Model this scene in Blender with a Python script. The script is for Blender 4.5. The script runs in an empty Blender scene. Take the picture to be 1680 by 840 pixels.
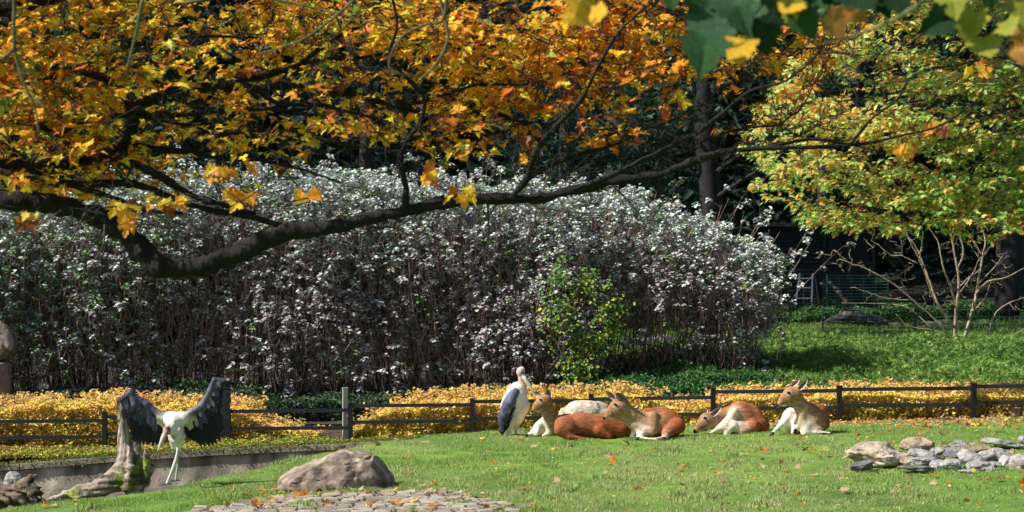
import bpy, math, random
import numpy as np
from mathutils import Vector, Matrix
rng = np.random.default_rng(7)
random.seed(7)
scene = bpy.context.scene
COL = scene.collection
# ------------------------------------------------------------------ camera, sky, sun, exposure
W, H, F, CZ = 1680.0, 840.0, 2800.0, 3.0
cam_d = bpy.data.cameras.new('camera'); cam = bpy.data.objects.new('camera', cam_d); COL.objects.link(cam)
cam.location = (0, 0, CZ); cam.rotation_euler = (math.radians(90), 0, 0)
cam_d.sensor_width = 36; cam_d.lens = 36 * F / W; cam_d.clip_start = 0.2; cam_d.clip_end = 2000
cam_d.dof.use_dof = True; cam_d.dof.focus_distance = 26.0; cam_d.dof.aperture_fstop = 2.6
scene.camera = cam
world = bpy.data.worlds.new('World'); scene.world = world; world.use_nodes = True
SUN = Vector((-0.70, -0.17, 0.69)).normalized()          # direction towards the sun
wn = world.node_tree; bg = wn.nodes['Background']; sky = wn.nodes.new('ShaderNodeTexSky')
sky.sky_type = 'NISHITA'; sky.sun_disc = False
sky.sun_elevation = math.asin(SUN.z); sky.sun_rotation = math.atan2(SUN.x, SUN.y)
wn.links.new(sky.outputs[0], bg.inputs[0]); bg.inputs[1].default_value = 0.075
sd = bpy.data.lights.new('sun', 'SUN'); sd.energy = 5.0; sd.angle = math.radians(0.53); sd.color = (1, 0.94, 0.84)
so = bpy.data.objects.new('sun', sd); COL.objects.link(so)
so.rotation_euler = SUN.to_track_quat('Z', 'Y').to_euler()
scene.view_settings.view_transform = 'Standard'; scene.view_settings.look = 'None'
scene.view_settings.exposure = 0.62; scene.view_settings.gamma = 1.0
scene.cycles.max_bounces = 6; scene.cycles.transparent_max_bounces = 4

# ------------------------------------------------------------------ helpers
def P(px, py, d):
    return np.array([(px - 840.0) * d / F, d, CZ - (py - 420.0) * d / F])
def sstep(a, b, x):
    t = np.clip((x - a) / (b - a), 0, 1); return t * t * (3 - 2 * t)
def norm(v, axis=-1):
    return v / np.maximum(np.linalg.norm(v, axis=axis, keepdims=True), 1e-9)
_h = rng.random(4096)
def vnoise(p, scale=1.0, seed=0):
    p = np.asarray(p, float) * scale; i = np.floor(p).astype(np.int64); f = p - i; f = f * f * (3 - 2 * f)
    def hsh(a, b, c):
        return _h[(a * 73856093 ^ b * 19349663 ^ c * 83492791 ^ (seed * 2654435)) & 4095]
    r = 0
    for dx in (0, 1):
        for dy in (0, 1):
            for dz in (0, 1):
                w = (f[..., 0] if dx else 1 - f[..., 0]) * (f[..., 1] if dy else 1 - f[..., 1]) * (f[..., 2] if dz else 1 - f[..., 2])
                r = r + w * hsh(i[..., 0] + dx, i[..., 1] + dy, i[..., 2] + dz)
    return r * 2 - 1
def fbm(p, scale=1.0, oct=3, seed=0):
    return sum(vnoise(p, scale * 2 ** k, seed + k) * 0.5 ** k for k in range(oct))
def tag(o, label=None, cat=None, group=None, kind=None):
    if label: o['label'] = label
    if cat: o['category'] = cat
    if group: o['group'] = group
    if kind: o['kind'] = kind
    return o
def empty(name, loc, label, cat, group=None):
    o = bpy.data.objects.new(name, None); COL.objects.link(o); o.location = Vector(loc); o.empty_display_size = 0.2
    return tag(o, label, cat, group)
def mesh_np(name, V, faces_flat, sizes, col=None, smooth=False):
    me = bpy.data.meshes.new(name); V = np.asarray(V, np.float32)
    me.vertices.add(len(V)); me.vertices.foreach_set('co', V.ravel())
    faces_flat = np.asarray(faces_flat, np.int32).ravel(); sizes = np.asarray(sizes, np.int32)
    me.loops.add(len(faces_flat)); me.loops.foreach_set('vertex_index', faces_flat)
    me.polygons.add(len(sizes)); st = np.concatenate([[0], np.cumsum(sizes)[:-1]]).astype(np.int32)
    me.polygons.foreach_set('loop_start', st)
    me.polygons.foreach_set('use_smooth', np.full(len(sizes), smooth, bool))
    if col is not None:
        a = me.color_attributes.new('Col', 'FLOAT_COLOR', 'POINT')
        c = np.ones((len(V), 4), np.float32); c[:, :3] = col; a.data.foreach_set('color', c.ravel())
    me.update(calc_edges=True); me.validate(); return me
def obj(name, me, mat=None, parent=None, loc=None):
    o = bpy.data.objects.new(name, me); COL.objects.link(o)
    if mat is not None and not me.materials: me.materials.append(mat)
    if parent is not None: o.parent = parent
    if loc is not None: o.location = Vector(loc)
    return o
def off(parent):      # world offset of a parent Empty (never rotated here)
    v = np.array(parent.location[:]) if parent is not None else np.zeros(3)
    return v
class Builder:
    def __init__(s): s.V = []; s.F = []; s.S = []; s.C = []; s.n = 0
    def add(s, V, faces, col=(1, 1, 1)):
        V = np.asarray(V, float); s.V.append(V)
        for f in faces: s.F.extend(int(i) + s.n for i in f); s.S.append(len(f))
        c = np.asarray(col, float); s.C.append(np.broadcast_to(c, (len(V), 3)) if c.ndim == 1 else c); s.n += len(V)
    def box(s, c, size, rz=0, col=(1, 1, 1), R=None, bev=0.0):
        hx, hy, hz = np.array(size) / 2; c = np.asarray(c, float)
        v = np.array([[x, y, z] for z in (-hz, hz) for x, y in ((-hx, -hy), (hx, -hy), (hx, hy), (-hx, hy))])
        if R is None:
            ca, sa = math.cos(rz), math.sin(rz); R = np.array([[ca, -sa, 0], [sa, ca, 0], [0, 0, 1]])
        s.add(v @ R.T + c, [(3, 2, 1, 0), (4, 5, 6, 7), (0, 1, 5, 4), (1, 2, 6, 5), (2, 3, 7, 6), (3, 0, 4, 7)], col)
    def tube(s, pts, rad, n=6, col=(1, 1, 1), rough=0.0):
        pts = np.asarray(pts, float); m = len(pts); rad = np.broadcast_to(np.asarray(rad, float), (m,))
        T = norm(np.gradient(pts, axis=0)); ref = np.array([0.03, 0.02, 1.0]) if abs(T[0, 2]) < 0.9 else np.array([1.0, 0.02, 0.03])
        a = norm(np.cross(T, ref)); b = np.cross(T, a)
        th = np.arange(n) * 2 * math.pi / n
        r = rad[:, None] * np.ones(n)
        ring = pts[:, None, :] + r[..., None] * (np.cos(th)[None, :, None] * a[:, None, :] + np.sin(th)[None, :, None] * b[:, None, :])
        if rough:
            q = ring.reshape(-1, 3); dn = fbm(q, 9, 3, 5).reshape(m, n) * rough + fbm(q, 30, 2, 9).reshape(m, n) * rough * 0.4
            ring = pts[:, None, :] + (ring - pts[:, None, :]) * (1 + dn[..., None])
        i = np.arange(m - 1)[:, None] * n; j = np.arange(n)[None, :]; k = (j + 1) % n
        q = np.stack([i + j, i + k, i + n + k, i + n + j], -1).reshape(-1, 4) + s.n
        s.V.append(ring.reshape(-1, 3)); s.F.extend(q.ravel().tolist()); s.S.extend([4] * len(q))
        s.F.extend([s.n + x for x in range(n - 1, -1, -1)]); s.S.append(n)
        s.F.extend([s.n + (m - 1) * n + x for x in range(n)]); s.S.append(n)
        c = np.asarray(col, float); s.C.append(np.broadcast_to(c, (m * n, 3))); s.n += m * n
    def build(s, name, mat, parent=None, smooth=False, loc=None):
        V = np.concatenate(s.V); C = np.concatenate(s.C)
        if loc is not None: V = V - np.asarray(loc)
        elif parent is not None: V = V - off(parent) - (off(parent.parent) if parent.parent else 0)
        o = obj(name, mesh_np(name, V, s.F, s.S, C, smooth), mat, parent)
        if loc is not None: o.location = Vector(loc)
        return o
def catmull(pts, per=6):
    pts = np.asarray(pts, float); p = np.vstack([2 * pts[0] - pts[1], pts, 2 * pts[-1] - pts[-2]]); out = []
    for i in range(1, len(p) - 2):
        for t in np.arange(per) / per:
            out.append(0.5 * (2 * p[i] + (p[i + 1] - p[i - 1]) * t + (2 * p[i - 1] - 5 * p[i] + 4 * p[i + 1] - p[i + 2]) * t * t + (3 * p[i] - p[i - 1] - 3 * p[i + 1] + p[i + 2]) * t ** 3))
    out.append(p[-2]); return np.array(out)
# leaves: template scattered with frames
def frames(nrm, along=None):
    n = len(nrm); z = norm(nrm); r = rng.normal(size=(n, 3)) if along is None else np.asarray(along) + 0 * z
    x = norm(r - (r * z).sum(-1, keepdims=True) * z); y = np.cross(z, x)
    return np.stack([x, y, z], -1)
def scatter(tv, tf, pos, R, s, col):
    n = len(pos); k = len(tv); s = np.asarray(s).reshape(n, 1, 1) if np.ndim(s) else s
    V = np.einsum('nij,kj->nki', R, tv) * s + pos[:, None, :]
    Fc = (np.asarray(tf)[None] + (np.arange(n) * k)[:, None, None]).reshape(-1)
    C = np.repeat(col, k, axis=0)
    return V.reshape(-1, 3), Fc, np.full(n * len(tf), len(tf[0])), C
def leafcloud(name, tmpl, pos, R, s, col, mat, parent=None, kind='stuff'):
    V, Fc, S, C = scatter(tmpl[0], tmpl[1], pos, R, s, col)
    if parent is not None: V = V - off(parent)
    o = obj(name, mesh_np(name, V, Fc, S, C), mat, parent)
    if kind: o['kind'] = kind
    return o
def star(outline, fold=0.18, curl=0.12):
    o = np.array(outline, float); c = np.array([[0.35, 0.0]]); p = np.vstack([c, o])
    z = fold * np.abs(p[:, 1]) - curl * (p[:, 0]) ** 2 ; v = np.column_stack([p, z]); n = len(o)
    return v, [(0, 1 + i, 1 + (i + 1) % n) for i in range(n)]
half = [(0.0, 0.03), (-0.02, 0.16), (-0.16, 0.34), (0.10, 0.30), (0.22, 0.62), (0.36, 0.42), (0.50, 0.50), (0.52, 0.22), (0.72, 0.24), (0.80, 0.10)]
MAPLE = star(half + [(1.0, 0)] + [(x, -y) for x, y in half[::-1]])
MAPLE_B = star(half + [(1.0, 0)] + [(x, -y * 0.85) for x, y in half[::-1]], 0.5, 0.45)
MAPLE_C = star([(x * (1.08 if i % 2 else 0.96), y * 1.12) for i, (x, y) in enumerate(half)] + [(0.95, 0.04)] + [(x, -y * 0.92) for x, y in half[::-1]], 0.08, -0.35)
half2 = [(0, .03), (-.04, .16), (-.12, .38), (.02, .40), (.10, .42), (.17, .60), (.30, .58), (.36, .46), (.50, .50), (.56, .34), (.72, .32), (.84, .12)]
NEAR = [star(half2 + [(1.0, 0.0)] + [(x, -y * f1) for x, y in half2[::-1]], f2, f3) for f1, f2, f3 in ((1, .25, .3), (.85, .5, .5), (1.05, .1, -.3))]
halfc = [(0.0, 0.04), (-0.10, 0.30), (0.12, 0.52), (0.16, 0.20), (0.50, 0.62), (0.68, 0.40), (0.50, 0.14), (0.82, 0.22)]
CHEST = star(halfc + [(1.05, 0)] + [(x, -y * 0.9) for x, y in halfc[::-1]], 0.25, 0.3)
halfo = [(0, 0.03), (0.12, 0.10), (0.14, 0.30), (0.24, 0.09), (0.42, 0.40), (0.50, 0.10), (0.72, 0.28), (0.72, 0.08)]
OAK = star(halfo + [(1.0, 0)] + [(x, -y) for x, y in halfo[::-1]], 0.2, 0.2)
OVAL = (np.array([[0, 0, 0], [0.3, 0.26, 0.06], [0.75, 0.2, 0.0], [1, 0, -0.14], [0.75, -0.2, 0.0], [0.3, -0.26, 0.06]]), [(0, 3, 1), (1, 3, 2), (0, 5, 3), (5, 4, 3)])
ROUND = (np.array([[0, 0, 0], [0.25, 0.38, 0.10], [0.75, 0.32, 0.04], [1, 0, -0.12], [0.75, -0.32, 0.04], [0.25, -0.38, 0.10]]), [(0, 3, 1), (1, 3, 2), (0, 5, 3), (5, 4, 3)])
DIAM = (np.array([[0, 0, 0], [0.5, 0.3, 0.06], [1, 0, -0.08], [0.5, -0.3, 0.06]]), [(0, 1, 2), (0, 2, 3)])
SPRAY = (np.array([[0, -0.05, 0], [0, 0.05, 0], [1, 0, 0.05], [0.2, 0.02, 0], [0.38, -0.02, 0], [0.75, 0.3, 0.04], [0.2, -0.02, 0], [0.38, 0.02, 0], [0.75, -0.3, 0.04]]), [(0, 1, 2), (3, 4, 5), (6, 8, 7)])
BLADE = (np.array([[0, -0.09, 0], [0, 0.09, 0], [1, 0, 0.0]]), [(0, 1, 2)])
def mixcol(palette, weights, n, jit=0.12):
    pal = np.array(palette); w = np.array(weights, float)
    if w.ndim == 1: idx = rng.choice(len(pal), n, p=w / w.sum())
    else:
        w = w / w.sum(1, keepdims=True); idx = (w.cumsum(1) < rng.random((n, 1))).sum(1).clip(0, len(pal) - 1)
    c = pal[idx] * (1 + rng.normal(size=(n, 1)) * jit) * (1 + rng.normal(size=(n, 3)) * jit * 0.35)
    return np.clip(c, 0.002, 0.95)

# ------------------------------------------------------------------ materials
def newmat(name):
    m = bpy.data.materials.new(name); m.use_nodes = True; nt = m.node_tree; b = nt.nodes['Principled BSDF']; return m, nt, b
def mat_attr(name, rough=0.7, noise=0.0, scale=20, bump=0.0, bscale=60, trans=0.0, spec=0.3, stretch=None, fuzz=0.0):
    m, nt, b = newmat(name); N = nt.nodes; L = nt.links
    at = N.new('ShaderNodeAttribute'); at.attribute_name = 'Col'; out = at.outputs['Color']
    tc = N.new('ShaderNodeTexCoord'); vec = tc.outputs['Object']
    if stretch:
        mp = N.new('ShaderNodeMapping'); mp.inputs['Scale'].default_value = stretch; L.new(vec, mp.inputs[0]); vec = mp.outputs[0]
    if noise:
        nz = N.new('ShaderNodeTexNoise'); nz.inputs['Scale'].default_value = scale; nz.inputs['Detail'].default_value = 6; L.new(vec, nz.inputs['Vector'])
        mr = N.new('ShaderNodeMapRange'); mr.inputs['From Min'].default_value = 0.3; mr.inputs['From Max'].default_value = 0.7
        mr.inputs['To Min'].default_value = 1 - noise; mr.inputs['To Max'].default_value = 1 + noise; L.new(nz.outputs['Fac'], mr.inputs['Value'])
        vm = N.new('ShaderNodeVectorMath'); vm.operation = 'SCALE'; L.new(out, vm.inputs[0]); L.new(mr.outputs[0], vm.inputs['Scale']); out = vm.outputs[0]
    L.new(out, b.inputs['Base Color']); b.inputs['Roughness'].default_value = rough; b.inputs['Specular IOR Level'].default_value = spec
    if bump:
        nb = N.new('ShaderNodeTexNoise'); nb.inputs['Scale'].default_value = bscale; nb.inputs['Detail'].default_value = 8; L.new(vec, nb.inputs['Vector'])
        bp = N.new('ShaderNodeBump'); bp.inputs['Strength'].default_value = bump; bp.inputs['Distance'].default_value = 0.02
        L.new(nb.outputs['Fac'], bp.inputs['Height']); L.new(bp.outputs[0], b.inputs['Normal'])
    if fuzz:
        b.inputs['Sheen Weight'].default_value = fuzz; b.inputs['Sheen Roughness'].default_value = 0.5
    if trans:
        tr = N.new('ShaderNodeBsdfTranslucent'); L.new(out, tr.inputs['Color']); mx = N.new('ShaderNodeMixShader'); mx.inputs[0].default_value = trans
        L.new(b.outputs[0], mx.inputs[1]); L.new(tr.outputs[0], mx.inputs[2]); L.new(mx.outputs[0], N['Material Output'].inputs[0])
    return m
M_leaf = mat_attr('leaf', 0.5, 0.3, 14, trans=0.5, spec=0.3)
M_matte_leaf = mat_attr('matte_leaf', 0.75, 0.5, 22, bump=0.4, bscale=40, trans=0.35, spec=0.12)
M_sprig = mat_attr('small_leaf', 0.5, trans=0.3, spec=0.3)
M_greyleaf = mat_attr('grey_leaf', 0.75, 0.12, 30, trans=0.06, spec=0.25)
M_grass = mat_attr('grass_blade', 0.55, trans=0.3, spec=0.25)
M_bark = mat_attr('bark', 0.85, 0.45, 14, bump=0.9, bscale=40, stretch=(1, 1, 0.5))
M_deadwood = mat_attr('deadwood', 0.85, 0.4, 12, bump=0.8, bscale=35, stretch=(1, 1, 0.35))
M_stone = mat_attr('stone', 0.85, 0.35, 9, bump=0.7, bscale=26)
M_fur = mat_attr('fur', 0.85, 0.36, 22, bump=0.8, bscale=80, stretch=(0.5, 1, 1.2), spec=0.12)
M_feather = mat_attr('feather', 0.55, 0.18, 40, bump=0.3, bscale=90, stretch=(0.25, 1, 1), spec=0.3)
M_skin = mat_attr('bird_skin', 0.6, 0.15, 60, bump=0.3, bscale=120)
M_wall = mat_attr('old_concrete', 0.9, 0.5, 2.2, bump=0.5, bscale=18, stretch=(1.2, 1.2, 1.0))
M_plain = mat_attr('painted_metal', 0.5, 0.12, 20, bump=0.1, bscale=60)
M_wood = mat_attr('dark_board', 0.8, 0.3, 12, bump=0.3, bscale=30, stretch=(0.3, 1, 1))
def mat_solid(name, c, rough, spec=0.5):
    m, nt, b = newmat(name); b.inputs['Base Color'].default_value = (*c, 1); b.inputs['Roughness'].default_value = rough; b.inputs['Specular IOR Level'].default_value = spec
    nz = nt.nodes.new('ShaderNodeTexNoise'); nz.inputs['Scale'].default_value = 40
    mr = nt.nodes.new('ShaderNodeMapRange'); mr.inputs['To Min'].default_value = max(rough - 0.08, 0); mr.inputs['To Max'].default_value = rough + 0.08
    nt.links.new(nz.outputs['Fac'], mr.inputs['Value']); nt.links.new(mr.outputs[0], b.inputs['Roughness']); return m
M_eye = mat_solid('eye', (0.012, 0.008, 0.006), 0.12)
M_hoof = mat_solid('hoof', (0.03, 0.025, 0.022), 0.45)

# ------------------------------------------------------------------ terrain
ZX = lambda x: np.where(x > 0, 0.03 * x, 0.0) - np.where(x < -2, 0.05 * (-2 - x), 0.0)
def on_lawn(px, py):
    d = 24.0
    for _ in range(30):
        x = (px - 840) * d / F; d = (CZ - float(ZX(x))) * F / (py - 420)
    return P(px, py, d)
EDGE = np.array([on_lawn(a, b) for a, b in ((-80, 840), (0, 835), (80, 826), (250, 806), (300, 796), (420, 770), (520, 747), (620, 727), (680, 722))])
EDGE = np.vstack([EDGE, [[-1.2, 28.2, 0], [0.5, 28.8, 0], [4, 28.9, 0], [9, 28.2, 0]]])
PX = np.array([-240, -35, 172, 375, 575, 775, 970, 1170, 1377, 1597, 1820])
PD = np.array([32.9, 32.5, 32.2, 31.9, 31.6, 31.2, 30.9, 30.3, 29.6, 29.0, 28.4])
PB = np.array([756, 747, 741, 734, 724, 713, 706, 700, 694, 687, 681])
PT = np.array([690, 683, 677, 672, 662, 655, 648, 638, 634, 630, 625])
FX = np.array([P(a, b, d) for a, b, d in zip(PX, PB, PD)])
fence_y = lambda x: np.interp(x, FX[:, 0], FX[:, 1])
fence_z = lambda x: np.interp(x, FX[:, 0], FX[:, 2])
def ground_z(x, y):
    x = np.asarray(x, float); y = np.asarray(y, float)
    lawn = ZX(x) + 0.012 * fbm(np.stack([x, y, 0 * x], -1), 1.3, 2, 3)
    ye = np.interp(x, EDGE[:, 0], EDGE[:, 1]); fy = fence_y(x); fz = fence_z(x); wy = fy - 0.40
    moat = np.interp(x, [-8, -5, -3, -1.9, -1.3], [-2.1, -2.0, -1.5, -0.8, 0]); has = sstep(-1.3, -1.9, x)
    low = lawn + (moat - lawn) * has * sstep(-0.05, 1.0, y - ye) - (1 - has) * 0.0
    z = np.where(y < ye, lawn, low)
    t_plain = sstep(ye + 0.1, fy - 0.3, y); z = z * (1 - t_plain * (1 - has)) + fz * t_plain * (1 - has)
    t_wall = sstep(wy + 0.02, wy + 0.10, y) * has; z = z * (1 - t_wall) + fz * t_wall
    t_f = sstep(fy, fy + 2.5, y); z = z + t_f * (-0.25 - fz) * sstep(30, 34, y) * 0.6
    back = np.interp(y, [33, 41, 46, 52, 60, 100, 140, 600], [0, 0.50, 0.92, 1.35, 1.6, 22, 26, 30])  # far ground raised into an added hill that shuts out bright sky
    z = z + back
    return z
def make_ground():
    fx = np.arange(-11, 11.01, 0.11); fy = np.concatenate([np.arange(17, 33, 0.1), np.arange(33, 62, 0.35)])
    xs = np.concatenate([[-600, -300, -120, -60, -40, -30, -24, -20, -16, -13], fx, [13, 16, 20, 24, 30, 40, 60, 120, 300, 600]])
    ys = np.concatenate([[-300, -60, -20, 0, 6, 10, 13, 15], fy, [62, 66, 72, 80, 90, 100, 120, 160, 250, 600]])
    X, Y = np.meshgrid(xs, ys); Z = ground_z(X, Y); nx, ny = len(xs), len(ys)
    V = np.stack([X, Y, Z], -1).reshape(-1, 3)
    i = (np.arange(ny - 1)[:, None] * nx + np.arange(nx - 1)[None]).ravel()
    q = np.stack([i, i + 1, i + 1 + nx, i + nx], -1)
    p = V.copy(); p[:, 2] = 0; n1 = fbm(p, 0.5, 4, 11)[:, None]; n2 = fbm(p, 4, 3, 21)[:, None]
    grass = np.array([0.11, 0.21, 0.03]) * (1 + 0.25 * n1 + 0.25 * n2) + np.array([0.03, 0.005, 0]) * np.clip(n1, 0, 1)
    soil = np.array([0.06, 0.045, 0.03]) * (1 + 0.3 * n2); litter = np.array([0.02, 0.022, 0.016]) * (1 + 0.4 * n2)
    c = grass; y = V[:, 1]; x = V[:, 0]; ye = np.interp(x, EDGE[:, 0], EDGE[:, 1])
    m1 = ((x < -1.3) & (y > ye + 0.5)) | (y > fence_y(x) - 0.05)
    c = np.where(m1[:, None] & (y < 43)[:, None], soil, c); c = np.where(((y > 54) | ((y > 42.9) & (x < 1.2)))[:, None], litter, c)
    o = obj('ground', mesh_np('ground', V, q, np.full(len(q), 4), c, True), mat_attr('turf_soil', 0.9, 0.35, 30, bump=0.8, bscale=40))
    tag(o, kind='structure'); return o
make_ground()
def gz(x, y): return float(ground_z(np.array([x]), np.array([y]))[0])

# grass blades on the lawn and on the strip of far lawn
def grass():
    pts = []
    n = 420000
    y = 19.0 + 10.5 * rng.random(n) ** 0.9; x = (rng.random(n) * 2 - 1) * (0.31 * y + 0.3)
    ye = np.interp(x, EDGE[:, 0], EDGE[:, 1]); fy = fence_y(x)
    keep = ((x < -1.5) & (y < ye + 0.3)) | ((x >= -1.5) & (y < fy - 0.1))
    # thinner over the cobbled patch
    e = ((x + 1.95) / 1.85) ** 2 + ((y - 20.45) / 1.25) ** 2
    keep &= (e > 0.9 + 0.25 * fbm(np.stack([x, y, 0 * x], -1), 3, 2, 66)) | (rng.random(n) < 0.05) | (fbm(np.stack([x, y, 0 * x], -1), 3.5, 2, 67) > 0.28)
    x, y = x[keep], y[keep]; z = ground_z(x, y)
    pos = np.stack([x, y, z - 0.004], -1); n = len(x)
    along = np.stack([rng.normal(size=n) * 0.45, rng.normal(size=n) * 0.45, np.ones(n)], -1)
    nrm = np.stack([rng.normal(size=n), rng.normal(size=n), 0.3 * rng.normal(size=n)], -1)
    R = frames(norm(nrm), along); R = np.stack([norm(along), R[..., 1], R[..., 2]], -1)
    p = pos.copy(); p[:, 2] = 0
    big = 1.5 * fbm(p, 0.6, 3, 2); s = (0.030 + 0.014 * rng.random(n)) * (1 + 0.75 * fbm(p, 2.5, 2, 8)) * (1 + 0.9 * (fbm(p, 1.7, 2, 18) > 0.62))
    col = mixcol([(0.22, 0.36, 0.08), (0.32, 0.45, 0.13), (0.48, 0.54, 0.25), (0.50, 0.45, 0.26)], np.stack([1 - 0.6 * big, 1 + 0 * big, 0.35 + 0.45 * big, 0.14 + 0.25 * big + 1.0 * (fbm(p, 1.2, 3, 28) > 0.55)], -1).clip(0.01, 5), n, 0.18)
    o = leafcloud('grass', BLADE, pos, R, s, col, M_grass); tag(o, 'short green lawn grass growing over the foreground slope', 'grass', kind='stuff')
    # ragged far grass
    n = 26000; y = 42.5 + 6 * rng.random(n); x = 4.0 + 14 * rng.random(n) - 1.5; pos = np.stack([x, y, ground_z(x, y)], -1)
    along = np.stack([rng.normal(size=n) * 0.6, rng.normal(size=n) * 0.6, np.ones(n)], -1); nrm = rng.normal(size=(n, 3)); R = frames(nrm, along); R = np.stack([norm(along), R[..., 1], R[..., 2]], -1)
    col = mixcol([(0.09, 0.17, 0.03), (0.14, 0.22, 0.05), (0.2, 0.22, 0.08)], [2, 2, 1], n, 0.2)
    o = leafcloud('far_grass', BLADE, pos, R, 0.08 + 0.08 * rng.random(n), col, M_grass); tag(o, 'rough grass of the far paddock in front of the wire mesh fence', 'grass', kind='stuff')
grass()

# ------------------------------------------------------------------ retaining wall
def retaining_wall():
    root = empty('retaining_wall', (FX[2, 0], FX[2, 1] - 0.4, -1.2), 'stained concrete retaining wall below the left end of the rail fence', 'wall')
    xs = np.arange(-11.5, -1.25, 0.08); yy = fence_y(xs) - 0.42
    top = np.interp(xs, [-11.5, -9.5, -7.76, -4.83, -3.16, -1.3], [P(-240, 768, 32.5)[2], P(0, 763, 32)[2], P(165, 750, 31.8)[2], P(420, 734, 31.4)[2], P(560, 728, 31.2)[2], P(720, 718, 30.9)[2]])
    b = Builder(); V = []; rows = 9; zb = -2.4
    for k in range(rows + 1):
        z = zb + (top - zb) * k / rows; q = np.stack([xs, yy, z], -1); q[:, 1] += 0.015 * fbm(q, 3, 3, 4); V.append(q)
    q = np.stack([xs, yy + 0.22, top], -1); V.append(q)
    V = np.concatenate(V); m = len(xs); i = (np.arange(rows + 1)[:, None] * m + np.arange(m - 1)).ravel()
    n1 = fbm(V * [1, 1, 0.8], 1.8, 4, 3)[:, None]; n2 = fbm(V * [1, 1, 0.7], 8, 3, 6)[:, None]
    hrel = ((V[:, 2] - zb) / 1.2)[:, None]
    c = np.array([0.27, 0.235, 0.185]) * (1 + 0.5 * n1 + 0.35 * n2); c = c * (1 - 0.35 * sstep(0.1, 0.5, fbm(V * [1, 1, .12], 4, 2, 77))[:, None])
    b.V.append(V); b.F.extend(np.stack([i, i + 1, i + m + 1, i + m], -1).ravel().tolist()); b.S.extend([4] * len(i)); b.C.append(np.clip(c, 0.01, 1)); b.n = len(V)
    b.build('wall_face', M_wall, root, True)
    # coping course set proud of the wall, in lengths
    cuts = [-11.4, -9.2, -7.2, -5.3, -3.4, -1.7]
    for a, e in zip(cuts[:-1], cuts[1:]):
        c0 = np.array([a + 0.01, fence_y(a) - 0.45, np.interp(a, xs, top) - 0.05]); c1 = np.array([e - 0.01, fence_y(e) - 0.45, np.interp(e, xs, top) - 0.05])
        b = Builder(); ang = math.atan2(c1[1] - c0[1], c1[0] - c0[0]); L = np.linalg.norm(c1 - c0)
        ax = norm(c1 - c0); ay = np.array([-math.sin(ang), math.cos(ang), 0]); az = np.cross(ax, ay)
        b.box((c0 + c1) / 2, (L, 0.08, 0.10), R=np.stack([ax, ay, az], -1), col=np.array((0.24, 0.21, 0.16)) * (0.85 + 0.3 * rng.random())); b.build('coping', M_wall, root)
    # moss and creeping greens along the top edge
    n = 12000; x = -10.5 + 9.3 * rng.random(n) ** 0.9; t = np.interp(x, xs, top); y = fence_y(x) - 0.52 + 0.35 * rng.random(n)
    pos = np.stack([x, y, t + 0.05 * rng.random(n) - 0.10 * (y < fence_y(x) - 0.44) * rng.random(n) * (1 + fbm(np.stack([x, y, t], -1), 2, 2))], -1)
    R = frames(norm(rng.normal(size=(n, 3)) * 0.6 + [0, -0.3, 1]))
    col = mixcol([(0.12, 0.18, 0.02), (0.22, 0.26, 0.04), (0.08, 0.10, 0.03), (0.3, 0.22, 0.05)], [3, 2, 2, 1], n, .2)
    leafcloud('moss', DIAM, pos, R, 0.02 + 0.03 * rng.random(n), col, M_sprig, root)
retaining_wall()

# ------------------------------------------------------------------ dark rail fence
def rail_fence():
    root = empty('rail_fence', FX[4], 'low dark grey two rail metal fence running across behind the lawn', 'fence')
    dark = (0.014, 0.014, 0.018)
    tops = np.array([P(a, b, d) for a, b, d in zip(PX, PT, PD)])
    for f, t in zip(FX, tops):
        b = Builder(); zb = f[2] - 0.45; b.box((f[0], f[1], (zb + t[2]) / 2), (0.085, 0.085, t[2] - zb), col=dark)
        b.box((f[0], f[1], t[2] + 0.008), (0.10, 0.10, 0.015), col=dark); b.build('post', M_plain, root)
    rails = [(690, 684, 718, 713), (692, 690, 719, 716), (684, 681, 712, 708), (675, 673, 703, 702), (666, 664, 693, 690), (659, 657, 687, 684), (655, 652, 680, 680), (643, 641, 671, 668), (639, 637, 665, 664), (634, 632, 661, 658)]
    for i, (a, c, e, g) in enumerate(rails):
        for l, r in ((a, c), (e, g)):
            p0 = P(PX[i], l, PD[i]); p1 = P(PX[i + 1], r, PD[i + 1]); ax = norm(p1 - p0); p0 = p0 + ax * 0.044; p1 = p1 - ax * 0.044
            ay = norm(np.cross([0, 0, 1], ax)); az = np.cross(ax, ay); L = np.linalg.norm(p1 - p0)
            b = Builder(); b.box((p0 + p1) / 2, (L, 0.05, 0.062), R=np.stack([ax, ay, az], -1), col=dark); b.build('rail', M_plain, root)
    root2 = empty('back_railing', P(520, 712, 33.3), 'short dark railing seen through the gap in the yellow shrubs', 'railing')
    p0 = P(500, 706, 33.3); p1 = P(640, 706, 33.5)
    for dz, h in ((0, 0.07), (0.10, 0.05)):
        b = Builder(); b.box((p0 + p1) / 2 + [0, 0, dz], (p1[0] - p0[0], 0.05, h), col=dark); b.build('rail', M_plain, root2)
    for px in (509, 600):
        p = P(px, 712, 33.36); b = Builder(); b.box(p + [0, 0, -0.15], (0.09, 0.05, 0.7), col=dark); b.build('post', M_plain, root2)
    root3 = empty('marker_post', P(566, 730, 31.85), 'slim pale grey square post standing in the gap of the yellow shrubs', 'post')
    p = P(566, 722, 31.85); t = P(566, 638, 31.85)
    b = Builder(); b.box((p[0] , p[1], (p[2] - 0.4 + t[2]) / 2), (0.085, 0.085, t[2] - p[2] + 0.4), rz=0.25, col=(0.42, 0.42, 0.40)); b.build('shaft', M_plain, root3)
    b = Builder(); b.box((t[0], t[1], t[2] + 0.012), (0.10, 0.10, 0.022), rz=0.25, col=(0.36, 0.36, 0.34)); b.build('cap', M_plain, root3)
rail_fence()

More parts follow.
